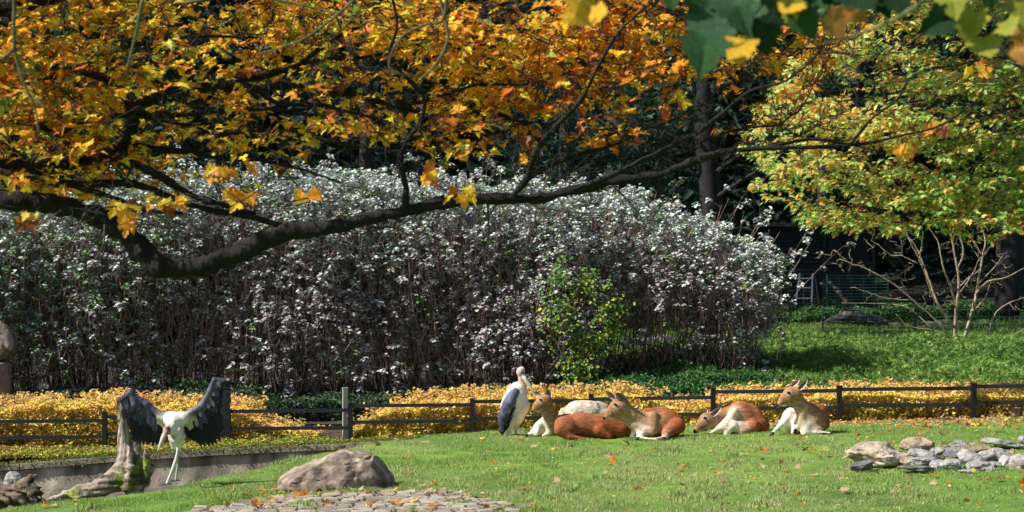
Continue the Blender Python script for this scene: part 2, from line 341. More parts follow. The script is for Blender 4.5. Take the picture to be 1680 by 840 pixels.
# ------------------------------------------------------------------ leafy masses
def inside_hedge(name, label, cat, x0, x1, yf, thick, topf, n, palette, weights, size, tmpl=DIAM, stems=0, shell=0.55, upb=0.9, stemcol=(0.10, 0.06, 0.04), mat=None, extra=None, stem_r=0.006, spikes=0, dxn=2.2):
    """a clipped or loose mass whose leaves sit mostly near its outer surface"""
    cx = (x0 + x1) / 2; root = empty(name, (cx, yf(cx) + thick / 2, gz(cx, yf(cx) + thick / 2)), label, cat)
    x = x0 + (x1 - x0) * rng.random(n); dep = rng.random(n) ** 1.6; y = yf(x) + thick * dep; g = ground_z(x, y)
    t = topf(x, y)
    lump = fbm(np.stack([x, y, 0 * x], -1), dxn, 3, 31) * 0.13 * (t - g)
    t = t + lump - (t - g) * 0.35 * np.clip(0.25 - dep, 0, 1) ** 1 * 2 * shell
    f = rng.random(n); f = np.where(rng.random(n) < shell * 0.6, 1 - 0.25 * rng.random(n) ** 2, f)
    z = g + (t - g) * f
    y = y + 0.10 * thick * fbm(np.stack([x, z, 0 * x], -1), 3.0, 2, 12)
    pos = np.stack([x, y, z], -1); nr = rng.normal(size=(n, 3)) * 0.55 + np.array([0, -0.35, upb]); R = frames(nr, rng.normal(size=(n, 3)) * 0.7 + [0, -0.5, -0.2])
    w = weights(pos, f) if callable(weights) else weights
    col = mixcol(palette, w, n, 0.16)
    leafcloud('foliage', tmpl, pos, R, size * (0.7 + 0.6 * rng.random(n)), col, mat or M_sprig, root)
    if stems:
        b = Builder()
        for k in range(stems):
            sx = x0 + (x1 - x0) * rng.random(); sy = yf(sx) + thick * rng.random(); h = float(topf(np.array([sx]), np.array([sy]))[0]) - gz(sx, sy)
            g0 = gz(sx, sy); lean = rng.normal(size=2) * 0.12 * h; m = 5; tt = np.linspace(0, 0.92, m)[:, None]
            pts = np.array([sx, sy, g0]) + tt * np.array([0, 0, h]) + tt ** 1.6 * np.array([lean[0], lean[1], 0]) + np.vstack([[0, 0, 0], rng.normal(size=(m - 1, 3)) * 0.02 * h])
            b.tube(pts, np.linspace(stem_r, stem_r * 0.4, m), 4, np.array(stemcol) * (0.7 + 0.6 * rng.random()))
        s = b.build('stems', M_bark, root); s['kind'] = 'stuff'
    if spikes:
        b = Builder(); LP, LR, LS = [], [], []
        for k in range(spikes):
            sx = x0 + (x1 - x0) * rng.random(); sy = yf(sx) + thick * (0.3 + 0.5 * rng.random()); tz = float(topf(np.array([sx]), np.array([sy]))[0]); 
            L = 0.14 + 0.20 * rng.random(); a = rng.random() * 6.28; p0 = np.array([sx, sy, tz - 0.12])
            tt = np.linspace(0, 1, 6)[:, None]; pts = p0 + tt * [0.35 * L * math.cos(a), 0.3 * L * math.sin(a), L + 0.1] + tt ** 2.5 * [0.7 * L * math.cos(a), 0.3 * L, -0.45 * L]
            b.tube(pts, 0.004, 3, stemcol)
            for q in pts[1:]:
                for _ in range(5): LP.append(q + rng.normal(size=3) * 0.022)
        LP = np.array(LP); m = len(LP); R = frames(rng.normal(size=(m, 3)) * 0.5 + [0, -0.2, 1])
        leafcloud('sprays', tmpl, LP, R, size * (0.8 + 0.5 * rng.random(m)), mixcol([(0.78, 0.55, 0.22), (0.70, 0.40, 0.18), (0.75, 0.55, 0.10)], [3, 1, 2], m, .12), mat or M_sprig, root)
        s = b.build('shoots', M_bark, root); s['kind'] = 'stuff'
    return root
def profile(pts, d):   # top outline in photo units at distance d -> height as function of world x
    pts = np.array(pts, float); wx = (pts[:, 0] - 840) * d / F; wz = CZ - (pts[:, 1] - 420) * d / F
    return lambda x, y: np.interp(x, wx, wz)
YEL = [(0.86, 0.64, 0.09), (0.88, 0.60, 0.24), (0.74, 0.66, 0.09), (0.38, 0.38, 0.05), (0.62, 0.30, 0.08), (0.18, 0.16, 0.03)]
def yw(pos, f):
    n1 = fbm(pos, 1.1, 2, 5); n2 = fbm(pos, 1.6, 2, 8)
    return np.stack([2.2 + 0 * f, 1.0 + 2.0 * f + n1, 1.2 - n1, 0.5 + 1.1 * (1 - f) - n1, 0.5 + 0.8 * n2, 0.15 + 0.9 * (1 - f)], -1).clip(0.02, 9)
yl = lambda x: fence_y(x) + 0.10
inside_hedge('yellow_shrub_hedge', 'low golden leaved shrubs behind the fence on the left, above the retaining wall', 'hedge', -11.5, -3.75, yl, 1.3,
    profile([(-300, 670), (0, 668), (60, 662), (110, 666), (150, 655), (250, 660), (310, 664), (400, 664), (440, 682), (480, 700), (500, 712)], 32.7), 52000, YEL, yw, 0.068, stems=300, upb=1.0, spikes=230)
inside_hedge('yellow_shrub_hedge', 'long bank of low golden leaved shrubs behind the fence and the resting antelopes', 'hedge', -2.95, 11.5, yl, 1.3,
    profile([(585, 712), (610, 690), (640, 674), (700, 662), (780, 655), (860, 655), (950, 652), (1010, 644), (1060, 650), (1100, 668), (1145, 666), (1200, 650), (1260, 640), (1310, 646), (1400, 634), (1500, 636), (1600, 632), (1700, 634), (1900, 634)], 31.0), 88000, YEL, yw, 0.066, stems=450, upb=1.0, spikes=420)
def fringe():
    root = empty('golden_creeper', (-7.0, float(fence_y(-7.0)) - 0.2, gz(-7.0, float(fence_y(-7.0)) - 0.1)), 'trailing fringe of small golden and green leaves spilling over the retaining wall', 'creeper')
    n = 26000; x = -10.8 + 8.6 * rng.random(n); y = fence_y(x) - 0.36 + 0.5 * rng.random(n); hgt = 0.05 + 0.10 * sstep(0.36, 0.0, fence_y(x) - y) + 0.06 * fbm(np.stack([x, y, 0 * x], -1), 3, 2, 4)
    hgt = hgt * np.interp(x, [-10.8, -3.9, -3.3, -2.2], [1, 1, .35, .3]); top = np.interp(x, [-11.5, -9.5, -7.76, -4.83, -3.16, -1.3], [P(-240, 768, 32.5)[2], P(0, 763, 32)[2], P(165, 750, 31.8)[2], P(420, 734, 31.4)[2], P(560, 728, 31.2)[2], P(720, 718, 30.9)[2]])
    pos = np.stack([x, y, np.maximum(top, fence_z(x)) - .02 + hgt * rng.random(n)], -1); lo = sstep(0.25, 0, pos[:, 2] - top)
    leafcloud('foliage', DIAM, pos, frames(rng.normal(size=(n, 3)) * .5 + [0, -.4, .9]), 0.035 + 0.03 * rng.random(n), mixcol([(0.82, 0.62, 0.09), (0.46, 0.46, 0.07), (0.20, 0.32, 0.03), (0.30, 0.17, 0.05)], np.stack([.7 + 0 * x, .7 + 0 * x, .7 + 2.6 * lo, 1.3 + 0 * x], -1), n, .18), M_sprig, root)
fringe()
# juniper bank on the right
def jw(pos, f):
    n1 = fbm(pos, 1.2, 2, 15); return np.stack([1.5 + 0 * f, 1.0 + n1, 0.5 + f + n1, 0.5 - n1 + (1 - f)], -1).clip(0.02, 9)
inside_hedge('juniper_bank', 'broad bank of feathery bright green juniper rising behind the yellow shrubs on the right', 'shrub', 3.4, 15.5, lambda x: 33.4 + 0 * x, 8.8,
    lambda x, y: ground_z(x, y) + 0.52 + 0.10 * fbm(np.stack([x, y, 0 * x], -1), 1.1, 2, 50), 105000, [(0.06, 0.16, 0.022), (0.12, 0.25, 0.035), (0.24, 0.36, 0.08), (0.03, 0.08, 0.02)], jw, 0.15, tmpl=SPRAY, upb=0.6)
inside_hedge('cotoneaster_patch', 'dark green low spreading shrub between the foot of the grey hedge and the juniper', 'shrub', 1.4, 5.6, lambda x: 33.3 + 0 * x, 5.5,
    lambda x, y: ground_z(x, y) + 0.72 - 0.22 * np.abs(x - 3.6) / 2 + 0.12 * fbm(np.stack([x, y, 0 * x], -1), 1.4, 2, 51), 42000, [(0.025, 0.09, 0.02), (0.04, 0.13, 0.03), (0.07, 0.17, 0.04)], [2, 2, 1], 0.075, tmpl=OVAL, upb=0.6)
inside_hedge('ivy_bank', 'dark green ivy ground cover behind the wire mesh fence at the foot of the trees', 'ivy', 2.0, 18, lambda x: 48.6 + 0 * x, 2.8,
    lambda x, y: ground_z(x, y) + 0.30 + 0.14 * fbm(np.stack([x, y, 0 * x], -1), 1.4, 2, 52), 26000, [(0.03, 0.09, 0.02), (0.05, 0.13, 0.03), (0.09, 0.19, 0.05)], [2, 2, 1], 0.10, tmpl=OVAL, upb=0.6)

inside_hedge('dark_undergrowth', 'low dark green evergreen undergrowth along the foot of the grey hedge', 'undergrowth', -13.0, 1.6, lambda x: 34.0 + 0 * x, 1.9,
    lambda x, y: ground_z(x, y) + 0.42 + 0.22 * fbm(np.stack([x, y, 0 * x], -1), 0.9, 2, 53), 42000, [(0.02, 0.06, 0.018), (0.035, 0.095, 0.025), (0.07, 0.14, 0.04), (0.16, 0.15, 0.16)], [3, 2, 1, 1.1], 0.075, tmpl=OVAL, upb=0.6)
# ---- tall grey-leaved hedge
GT = [(-300, 345), (0, 352), (70, 340), (150, 318), (240, 300), (320, 286), (400, 292), (500, 284), (580, 296), (680, 304), (760, 290), (860, 302), (930, 312), (1000, 310), (1060, 332), (1110, 340), (1160, 372), (1215, 395), (1245, 412), (1285, 445), (1300, 520), (1305, 570)]
def grey_hedge():
    root = empty('grey_leaved_hedge', (-3, 38, gz(-3, 38)), 'tall loose hedge of silvery grey leaved shrubs filling the middle distance', 'hedge')
    top = profile(GT, 37.5); D0 = 35.6; b = Builder(); tips = []; brown = np.array((0.21, 0.14, 0.115))
    for k in range(1000):
        sx = -14 + 19.2 * rng.random(); sy = D0 + 0.3 + 3.2 * rng.random()
        if sx > 2 and rng.random() < 0.3: continue
        g0 = gz(sx, sy); h = (float(top(np.array([sx]), 0)[0]) - g0) * (0.55 + 0.52 * rng.random())
        if sx > 4.0: h = max(h, 1.2)
        lean = rng.normal(size=2) * 0.12 * h + np.array([0.30 * h * max(0, sx - 2.0) / 3, -0.05 * h]); m = 8; tt = np.linspace(0, 1, m)[:, None]
        pts = np.array([sx, sy, g0]) + tt * [0, 0, h] + tt ** 1.7 * [lean[0], lean[1], 0] + np.vstack([[0, 0, 0], rng.normal(size=(m - 1, 3)) * 0.05])
        b.tube(pts, np.linspace(0.014, 0.004, m) * (0.6 + 0.7 * rng.random()), 4, brown * (0.5 + 0.8 * rng.random()))
        for s in range(int(h * 2.6) + 3):
            t = 0.10 + 0.9 * rng.random() ** 0.6; q = pts[min(int(t * (m - 1)), m - 2)]; q = q + (pts[min(int(t * (m - 1)) + 1, m - 1)] - q) * rng.random()
            if sx > 2.0 and (q[2] - g0) < 1.3 and rng.random() < 0.65: continue
            a = rng.random() * 6.28; e = q + np.array([math.cos(a) * 0.28, math.sin(a) * 0.28 - 0.08, 0.14 + 0.1 * rng.random()]) * (0.4 + 0.8 * rng.random())
            b.tube([q, (q + e) / 2 + [0, 0, 0.03], e], [0.005, 0.004, 0.003], 3, brown * 0.9); tips.append(e)
    # shoots over the front and the top of the mass, each ending in a whorl
    m = 15500; x = -14 + 19.8 * rng.random(m); tp = top(x, 0); tp = tp + 0.22 * fbm(np.stack([x, 0 * x, 0 * x], -1), 2.2, 3, 77) + 0.22 * rng.random(m) ** 3; y = D0 + 2.4 * rng.random(m) ** 1.3; g = ground_z(x, y)
    f = rng.random(m) ** 0.72; y = y + 0.55 * fbm(np.stack([x, f * 4, 0 * x], -1), 0.8, 3, 61) + 3.0 * np.clip(f - 0.72, 0, 1); z = g + (tp - g) * f
    px = x / y * F + 840; ok = (px < 1300 - 110 * rng.random(m) ** 1.5) & ~((px > 1000) & (f < 0.42) & (rng.random(m) < 0.78)); cl = fbm(np.stack([x * 1.2, y * .5, z], -1), 2.2, 3, 71)
    ok &= (cl > -0.08 - 0.6 * f) | (rng.random(m) < 0.3)
    sp = np.stack([x, y, z], -1)[ok]
    for q in sp:
        L = 0.25 + 0.35 * rng.random(); v = np.array([0.25 * rng.normal(), 0.25 * rng.normal() - 0.05, 1.0]); v = v / np.linalg.norm(v)
        b.tube([q - v * L, q - v * L * .5 + rng.normal(size=3) * .02, q], [0.006, 0.005, 0.003], 3, brown * (0.6 + 0.7 * rng.random()))
    # brown leafless twigs between the whorls
    for _ in range(5200):
        X = -13.5 + 18.6 * rng.random(); Y = D0 + 0.15 + 0.9 * rng.random(); t = float(top(np.array([X]), 0)[0]); Z = gz(X, Y) + (t - gz(X, Y)) * (0.05 + 0.72 * rng.random()); L = 0.3 + 0.5 * rng.random(); v = norm(np.array([0.35 * rng.normal(), 0.2 * rng.normal(), 1.0]))
        b.tube([[X, Y, Z], np.array([X, Y, Z]) + v * L * .5 + rng.normal(size=3) * .03, np.array([X, Y, Z]) + v * L], [0.007, 0.005, 0.003], 3, brown * (0.7 + 0.7 * rng.random()))
    s = b.build('stems', M_bark, root); s['kind'] = 'stuff'
    tips = np.vstack([np.array(tips), sp]); nt = len(tips); per = 8
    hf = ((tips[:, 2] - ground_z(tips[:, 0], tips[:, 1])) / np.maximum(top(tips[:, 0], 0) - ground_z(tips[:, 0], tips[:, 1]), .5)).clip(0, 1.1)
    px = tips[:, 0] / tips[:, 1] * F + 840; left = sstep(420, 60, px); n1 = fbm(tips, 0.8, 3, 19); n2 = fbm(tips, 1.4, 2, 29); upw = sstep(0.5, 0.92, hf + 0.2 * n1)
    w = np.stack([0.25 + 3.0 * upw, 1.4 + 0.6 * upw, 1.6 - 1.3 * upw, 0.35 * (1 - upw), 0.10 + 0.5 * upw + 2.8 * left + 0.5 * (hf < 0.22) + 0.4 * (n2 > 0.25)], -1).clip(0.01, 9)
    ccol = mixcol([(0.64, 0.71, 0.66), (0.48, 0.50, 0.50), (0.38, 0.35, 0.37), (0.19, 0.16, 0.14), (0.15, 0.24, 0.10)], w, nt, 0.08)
    base = np.repeat(tips, per, axis=0); n = len(base); a = np.repeat(rng.random(nt) * 6.283, per) + np.tile(np.arange(per) * 6.283 / per, nt) + rng.normal(size=n) * 0.25
    dro = -0.25 - 0.45 * rng.random(n); outv = norm(np.stack([np.cos(a), np.sin(a), dro], -1)); pos = base + outv * 0.012 + np.stack([0 * a, 0 * a, 0.035 * rng.normal(size=n)], -1)
    nr = np.array([0, 0, 1.0]) + outv * 0.3 + rng.normal(size=(n, 3)) * 0.13; R = frames(nr, outv)
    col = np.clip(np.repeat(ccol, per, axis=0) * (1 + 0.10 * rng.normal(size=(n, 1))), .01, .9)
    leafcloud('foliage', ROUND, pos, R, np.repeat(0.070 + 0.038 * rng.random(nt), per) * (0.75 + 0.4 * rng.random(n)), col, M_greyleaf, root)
grey_hedge()
# climbing vine in the hedge
def vine():
    root = empty('climbing_vine', P(945, 640, 35.0), 'bright yellow green climber scrambling up through the grey hedge', 'vine')
    b = Builder(); pos = []
    paths = [[(950, 650), (945, 580), (935, 520), (915, 470), (925, 425)], [(960, 650), (960, 580), (975, 520), (990, 500), (1020, 505)], [(940, 650), (925, 590), (905, 540), (895, 490), (905, 450)], [(955, 650), (970, 600), (985, 560), (1000, 540), (1015, 530)], [(948, 640), (950, 560), (940, 480), (960, 455), (985, 470)]]
    for pth in paths:
        pts = catmull([P(x, y, 35.05 + 0.2 * math.sin(y)) for x, y in pth], 5); b.tube(pts, np.linspace(0.012, 0.004, len(pts)), 4, (0.14, 0.10, 0.05))
        for q in pts:
            k = 20; pos.append(q + rng.normal(size=(k, 3)) * [0.13, 0.12, 0.13])
    b.build('stem', M_bark, root)
    pos = np.vstack(pos); pos = pos[fbm(pos, 3.2, 2, 88) > -0.15]; n = len(pos); nr = np.array([0, -0.5, 0.8]) + rng.normal(size=(n, 3)) * 0.4; R = frames(nr, rng.normal(size=(n, 3)) + [0, -0.5, -0.8])
    hi = sstep(2.2, 2.9, pos[:, 2]); w = np.stack([1.2 + hi, 1 - 0.4 * hi, 0.55 * (1 - hi) + .05, 0.5 + hi], -1).clip(.01, 9)
    leafcloud('foliage', ROUND, pos, R, 0.055 + 0.045 * rng.random(n), mixcol([(0.12, 0.24, 0.045), (0.22, 0.32, 0.05), (0.50, 0.48, 0.06), (0.05, 0.15, 0.05)], w, n, .15), M_sprig, root)
vine()

# ------------------------------------------------------------------ trees
def grow(nodes, targets, b, r0, col, sag=0.1, jit=0.06, seg=7, rmin=0.003, sides=4, droop=0.0):
    """join each target to the nearest point of the growing tree with a bent twig; returns the twig directions at the targets"""
    nodes = [np.asarray(nodes, float)]; N = nodes[0]; order = np.argsort(np.array([np.min(((N - t) ** 2).sum(1)) for t in targets])); dirs = np.zeros((len(targets), 3))
    cap = len(N) + len(targets) * (seg - 2); A = np.zeros((cap, 3)); A[:len(N)] = N; m = len(N)
    for i in order:
        t = targets[i]; d2 = ((A[:m] - t) ** 2).sum(1); k = int(np.argmin(d2)); p = A[k]; L = math.sqrt(d2[k]) + 1e-6
        u = np.linspace(0, 1, seg)[:, None]; side = rng.normal(size=3); side[2] = side[2] * 0.4 + sag
        pts = p + (t - p) * u + np.sin(u * math.pi) * side * L * 0.16 + np.sin(u * 7 + rng.random() * 6) * rng.normal(size=3) * jit * L * 0.4 * (u * (1 - u) * 4)
        pts[:, 2] -= droop * L * (u[:, 0] ** 2 - u[:, 0])
        r = min(r0, 0.0035 + 0.010 * L); b.tube(pts, np.linspace(r, rmin, seg), sides, np.array(col) * (0.7 + 0.5 * rng.random()))
        A[m:m + seg - 2] = pts[1:-1]; m += seg - 2; dirs[i] = pts[-1] - pts[-2]
    return norm(dirs)
leaf_mesh_cache = {}
def leaf_part(parent, tmpl_name, tmpl, colkey, col, pos, R, s, label=None, mat=None):
    key = (tmpl_name, colkey)
    if key not in leaf_mesh_cache:
        v = tmpl[0].copy(); c = np.tile(np.array(col), (len(v), 1)); rad = np.linalg.norm(v[:, :2] - [0.35, 0], axis=1)
        edge = np.array(EDGECOL.get(colkey, col)); w = sstep(0.35, 0.75, rad)[:, None] * 0.5; c = c * (1 - w) + edge * w
        me = mesh_np('leaf', v, np.array(tmpl[1]), np.full(len(tmpl[1]), 3), c); me.materials.append(mat or M_leaf); leaf_mesh_cache[key] = me
    o = bpy.data.objects.new('leaf', leaf_mesh_cache[key]); COL.objects.link(o); o.parent = parent
    M = Matrix.Identity(4)
    for i in range(3):
        for j in range(3): M[i][j] = float(R[i, j] * s)
        M[i][3] = float(pos[i] - off(parent)[i])
    o.matrix_local = M
    if label: o['label'] = label
    return o
AUT = [(0.95, 0.66, 0.05), (0.95, 0.46, 0.045), (0.70, 0.22, 0.03), (0.28, 0.09, 0.025), (0.46, 0.48, 0.05), (0.76, 0.62, 0.06), (0.15, 0.28, 0.04)]
EDGECOL = {0: (0.85, 0.42, 0.03), 1: (0.5, 0.14, 0.02), 2: (0.3, 0.08, 0.02), 3: (0.14, 0.05, 0.02), 4: (0.6, 0.4, 0.04), 5: (0.7, 0.35, 0.03), 6: (0.3, 0.35, 0.04)}
def autumn_tree():
    D = 14.0; tx, ty = -7.4, 15.0; g = gz(tx, ty)
    root = empty('autumn_tree', (tx, ty, g), 'spreading tree with golden and rust autumn leaves reaching in from the left over the lawn', 'tree')
    bark = (0.010, 0.0085, 0.008)
    b = Builder(); tz = np.array([-0.3, 0.0, 0.4, 1.2, 2.4, 3.6, 4.8, 6.0, 7.2]); tr = np.array([0.62, 0.52, 0.40, 0.36, 0.34, 0.33, 0.28, 0.2, 0.12])
    b.tube(np.stack([tx + 0.05 * np.sin(tz), ty + 0.06 * np.cos(tz * 1.3), g + tz], -1), tr, 20, bark, rough=0.12); b.build('trunk', M_bark, root, True)
    T = lambda z: np.array([tx, ty, g + z])
    nodes = []
    def limb(px, dd, rad, start=None, n=12, per=9, rough=0.34, name='limb'):
        pts = [P(x, y, d) for (x, y), d in zip(px, dd)]; rad = list(rad)
        if start is not None: pts = [T(start)] + pts; rad = [rad[0] * 1.25] + rad
        c = catmull(pts, per); rr = np.interp(np.linspace(0, len(pts) - 1, len(c)), range(len(pts)), rad)
        c[1:-1] += np.stack([fbm(c[1:-1], 2.2, 2, s) for s in (1, 5, 9)], -1) * rr[1:-1, None] * 0.35
        # finer rings so the bark can be rough
        k = np.linspace(0, len(c) - 1, len(c) * 2); cc = np.stack([np.interp(k, range(len(c)), c[:, j]) for j in range(3)], -1); r2 = np.interp(k, range(len(c)), rr)
        q = Builder(); q.tube(cc, r2, n, bark, rough); q.build(name, M_bark, root, True); nodes.append(c); return c
    px2r = D / F
    L1 = [(-160, 300), (0, 326), (100, 336), (170, 362), (225, 408), (265, 440), (305, 447), (360, 432), (425, 400), (480, 381), (560, 369), (650, 347), (750, 329), (880, 325), (940, 311), (1000, 299), (1080, 287), (1140, 264), (1190, 248), (1260, 243), (1350, 241), (1420, 235), (1480, 222), (1545, 205), (1610, 160)]
    r1 = np.array([21, 17, 16, 16, 17, 18, 16, 15, 14, 12.5, 11, 10.5, 10, 8.5, 8, 7.5, 6.5, 5.5, 4.6, 3.8, 3, 2.4, 2, 1.6, 1]) * px2r * 1.02
    d1 = np.linspace(14.3, 13.4, len(L1)); limb(L1, d1, r1, 3.0, 16)
    limb([(-120, 262), (0, 270), (60, 276), (120, 268), (150, 258), (190, 245), (240, 243), (310, 247), (350, 224), (420, 214), (480, 220), (545, 232), (620, 246), (662, 265)], [14.9] * 14, np.array([17, 15, 14, 11, 9, 8, 7, 6, 5, 4.5, 4, 3.5, 3, 2.2]) * px2r, 3.6, 12)
    limb([(200, 246), (218, 215), (215, 175), (170, 128), (120, 122), (65, 131)], [14.85] * 6, np.array([10, 11, 10, 7, 4, 2.5]) * px2r)
    limb([(217, 178), (250, 160), (290, 148), (360, 142), (420, 146), (485, 141), (540, 150), (585, 156), (640, 172), (700, 186), (760, 180), (830, 195), (900, 205)], np.linspace(14.85, 15.4, 13), np.array([10, 9, 9, 8, 7.5, 7, 6.5, 6, 5, 4, 3, 2.5, 2]) * px2r)
    limb([(360, 142), (420, 128), (470, 114), (515, 100), (605, 92), (680, 70), (760, 60), (850, 66)], np.linspace(15.1, 16, 8), np.array([6, 6, 5.5, 5, 4.5, 4, 3, 2]) * px2r)
    limb([(0, 282), (100, 300), (215, 302), (290, 328), (350, 345), (400, 352), (475, 376)], np.linspace(14.8, 14.2, 7), np.array([8, 7, 6, 5.5, 5, 5, 5]) * px2r)
    limb([(150, 256), (210, 266), (250, 282), (320, 322), (360, 334), (420, 350)], [14.7, 14.6, 14.5, 14.4, 14.3, 14.3], np.array([8, 7, 6.5, 6, 4.5, 3]) * px2r)
    limb([(669, 345), (665, 300), (656, 262), (668, 232), (690, 200), (694, 160), (660, 120), (640, 90), (652, 40), (640, -20)], np.linspace(13.85, 13.2, 10), np.array([7, 5.5, 5, 4.5, 4, 3.5, 3, 2.8, 2.5, 2]) * px2r)
    limb([(840, 326), (866, 292), (880, 250), (905, 215), (950, 170), (975, 120), (1010, 60), (1060, 10)], np.linspace(13.8, 13.0, 8), np.array([6, 5.5, 5, 4, 3.4, 3, 2.4, 1.6]) * px2r)
    limb([(940, 311), (990, 294), (1040, 270), (1090, 246), (1140, 221), (1180, 190), (1230, 150), (1290, 132), (1340, 90), (1352, 58)], np.linspace(13.7, 12.8, 10), np.array([5.5, 5, 4.5, 4, 3.4, 3, 2.5, 2.2, 1.8, 1.2]) * px2r)
    limb([(1395, 238), (1430, 195), (1470, 165), (1492, 128)], [13.5] * 4, np.array([2.6, 2.2, 1.8, 1.2]) * px2r)
    limb([(1250, 244), (1330, 228), (1390, 236), (1440, 248)], [13.6] * 4, np.array([3, 2.6, 2, 1.4]) * px2r)
    for pth, w_ in (([(60, 276), (110, 215), (150, 195), (230, 190), (300, 205), (360, 200)], 6), ([(215, 175), (260, 190), (330, 185), (400, 178), (470, 180), (530, 195)], 6), ([(310, 247), (370, 262), (430, 262), (500, 280), (560, 300)], 4.5), ([(100, 300), (180, 322), (240, 345), (300, 350)], 5), ([(0, 200), (60, 205), (120, 240), (170, 252)], 6), ([(420, 146), (460, 170), (520, 172), (600, 190), (650, 200)], 4.5), ([(640, 172), (700, 165), (780, 140), (860, 138), (930, 120)], 4), ([(866, 292), (930, 262), (1000, 240), (1060, 215), (1120, 190)], 4), ([(1000, 299), (1060, 262), (1120, 245), (1200, 215), (1280, 205)], 3.5), ([(480, 114), (540, 70), (600, 40), (680, 20), (760, -10)], 4), ([(120, 122), (170, 90), (240, 70), (330, 60), (420, 62)], 4.5), ([(668, 232), (720, 215), (790, 222), (850, 212), (900, 240)], 3.4)):
        d_ = 14.3 + 0.5 * rng.random(); limb(pth, [d_] * len(pth), np.linspace(w_, w_ * .45, len(pth)) * px2r, n=8)
    # limbs above and around the frame
    limb([(-250, 60), (-50, 20), (200, -40), (450, -60), (700, -50), (950, -80), (1150, -60)], np.linspace(15, 13, 7), np.array([22, 18, 14, 11, 8, 5, 3]) * px2r, 4.4)
    limb([(-250, -60), (-100, -160), (100, -260), (350, -300), (600, -260), (850, -300)], np.linspace(15.2, 16.5, 6), np.array([18, 15, 12, 9, 6, 3]) * px2r, 5.2)
    limb([(-200, 60), (-60, 10), (60, -30), (200, -60), (330, -70), (480, -60), (640, -50)], np.linspace(14.6, 12.4, 7), np.array([14, 11, 9, 7, 5, 4, 2.5]) * px2r, 4.2)
    limb([(-300, 100), (-150, 40), (0, -20)], [13, 11, 10], np.array([12, 9, 6]) * px2r, 4.0)
    # olive coloured hanging twigs close to the viewer
    olive = (0.11, 0.10, 0.05); ob = Builder()
    for pth, d in (([(0, -20), (22, -10), (24, 80), (45, 150), (58, 180), (64, 220)], 9.6), ([(24, 80), (5, 95), (-20, 100)], 9.6), ([(250, -30), (234, 0), (222, 60), (208, 115)], 9.8), ([(600, -40), (580, 0), (520, 50), (480, 72), (420, 90)], 10.4), ([(735, -40), (728, 30), (700, 40), (660, 60), (640, 95), (645, 118), (690, 125)], 10.5), ([(300, 5), (400, -8), (500, 10), (640, 45)], 10.8), ([(720, -10), (735, 60), (715, 105), (690, 130)], 10.6), ([(60, 160), (75, 180), (70, 192)], 9.6)):
        c = catmull([P(x, y, d) for x, y in pth], 5); ob.tube(c, np.linspace(0.013, 0.006, len(c)), 6, olive)
    o = ob.build('hanging_twigs', M_bark, root, True); o['kind'] = 'stuff'
    N = np.vstack(nodes)
    # leaf clusters chosen over the part of the crown seen from the lawn, plus the crown above
    low = lambda x: np.interp(x, [-100, 0, 60, 150, 220, 290, 330, 430, 520, 600, 650, 700, 745, 800, 860, 950, 1050, 1150, 1250, 1330, 1400, 1500], [330, 318, 345, 330, 345, 330, 300, 320, 225, 235, 240, 275, 300, 250, 258, 250, 235, 225, 215, 190, 120, 60])
    tg = []; NT = 2150
    while len(tg) < NT:
        x = -150 + 1680 * rng.random(); y = -170 + 520 * rng.random(); d = 13.9 + 3.1 * rng.random()
        q = P(x, y, d); lo = low(x)
        if y > lo - 4: continue
        dens = float(np.interp(lo - y, [4, 50, 120, 190], [0.30, 0.42, 0.68, 1.0]))
        if x > 1180: dens *= np.interp(x, [1180, 1300, 1520], [0.75, 0.40, 0.08])
        if y < 0: dens *= 0.45
        if 560 < x < 700 and y > 215: dens *= 0.4
        if 900 < x < 1200 and 130 < y < 210: dens *= 0.55
        if fbm(np.array([q]) * [1, 0.4, 1.8], 1.5, 2, 41)[0] < -0.06: dens *= 0.16
        if rng.random() < dens: tg.append(q)
    extra = [(50, 352), (205, 335), (215, 350), (395, 312), (408, 325), (505, 320), (755, 312), (745, 235), (700, 285), (370, 280), (30, 300), (280, 335), (262, 330), (590, 200), (15, 160), (1540, 205), (1600, 105), (1480, 235)]
    for x, y in extra: tg.append(P(x, y, 13.6))
    # crown outside the frame
    for _ in range(330):
        a = rng.random() * 6.283; rr = rng.random() ** 0.5; tg.append(np.array([-6.8 + 4.6 * rr * math.cos(a), 14 + 3.2 * rr * math.sin(a), 5.9 + 1.6 * rng.random() - 0.8 * rr]))
    tg = np.array(tg); tb = Builder()
    dirs = grow(N, tg, tb, 0.024, (0.022, 0.017, 0.015), sag=0.15, jit=0.5, seg=8, rmin=0.0028)
    # a few bare crossing twigs
    bt = []
    for _ in range(1200): x = -50 + 1500 * rng.random(); y = -20 + (low(x) + 70) * rng.random(); bt.append(P(x, y, 12.8 + 2.4 * rng.random()))
    grow(N, np.array(bt), tb, 0.016, (0.022, 0.017, 0.015), sag=-0.2, jit=0.9, seg=9, rmin=0.002)
    for pth in ([(140, 350), (112, 400), (90, 405), (52, 407)], [(0, 366), (15, 385), (40, 382), (85, 355), (100, 345)], [(172, 368), (170, 400), (155, 428)], [(590, 385), (640, 372), (680, 388), (705, 365), (712, 345)], [(800, 335), (802, 380), (800, 402)], [(880, 340), (960, 350), (1010, 345)], [(1000, 300), (1040, 340), (1060, 372)], [(750, 329), (700, 345), (640, 380)]):
        c = catmull([P(x, y, 13.9) for x, y in pth], 4); tb.tube(c, np.linspace(0.010, 0.004, len(c)), 4, (0.08, 0.06, 0.045))
    o = tb.build('twigs', M_bark, root); o['kind'] = 'stuff'
    # leaves round each tip
    per = 6; base = np.repeat(tg, per, axis=0); dr = np.repeat(dirs, per, axis=0); n = len(base)
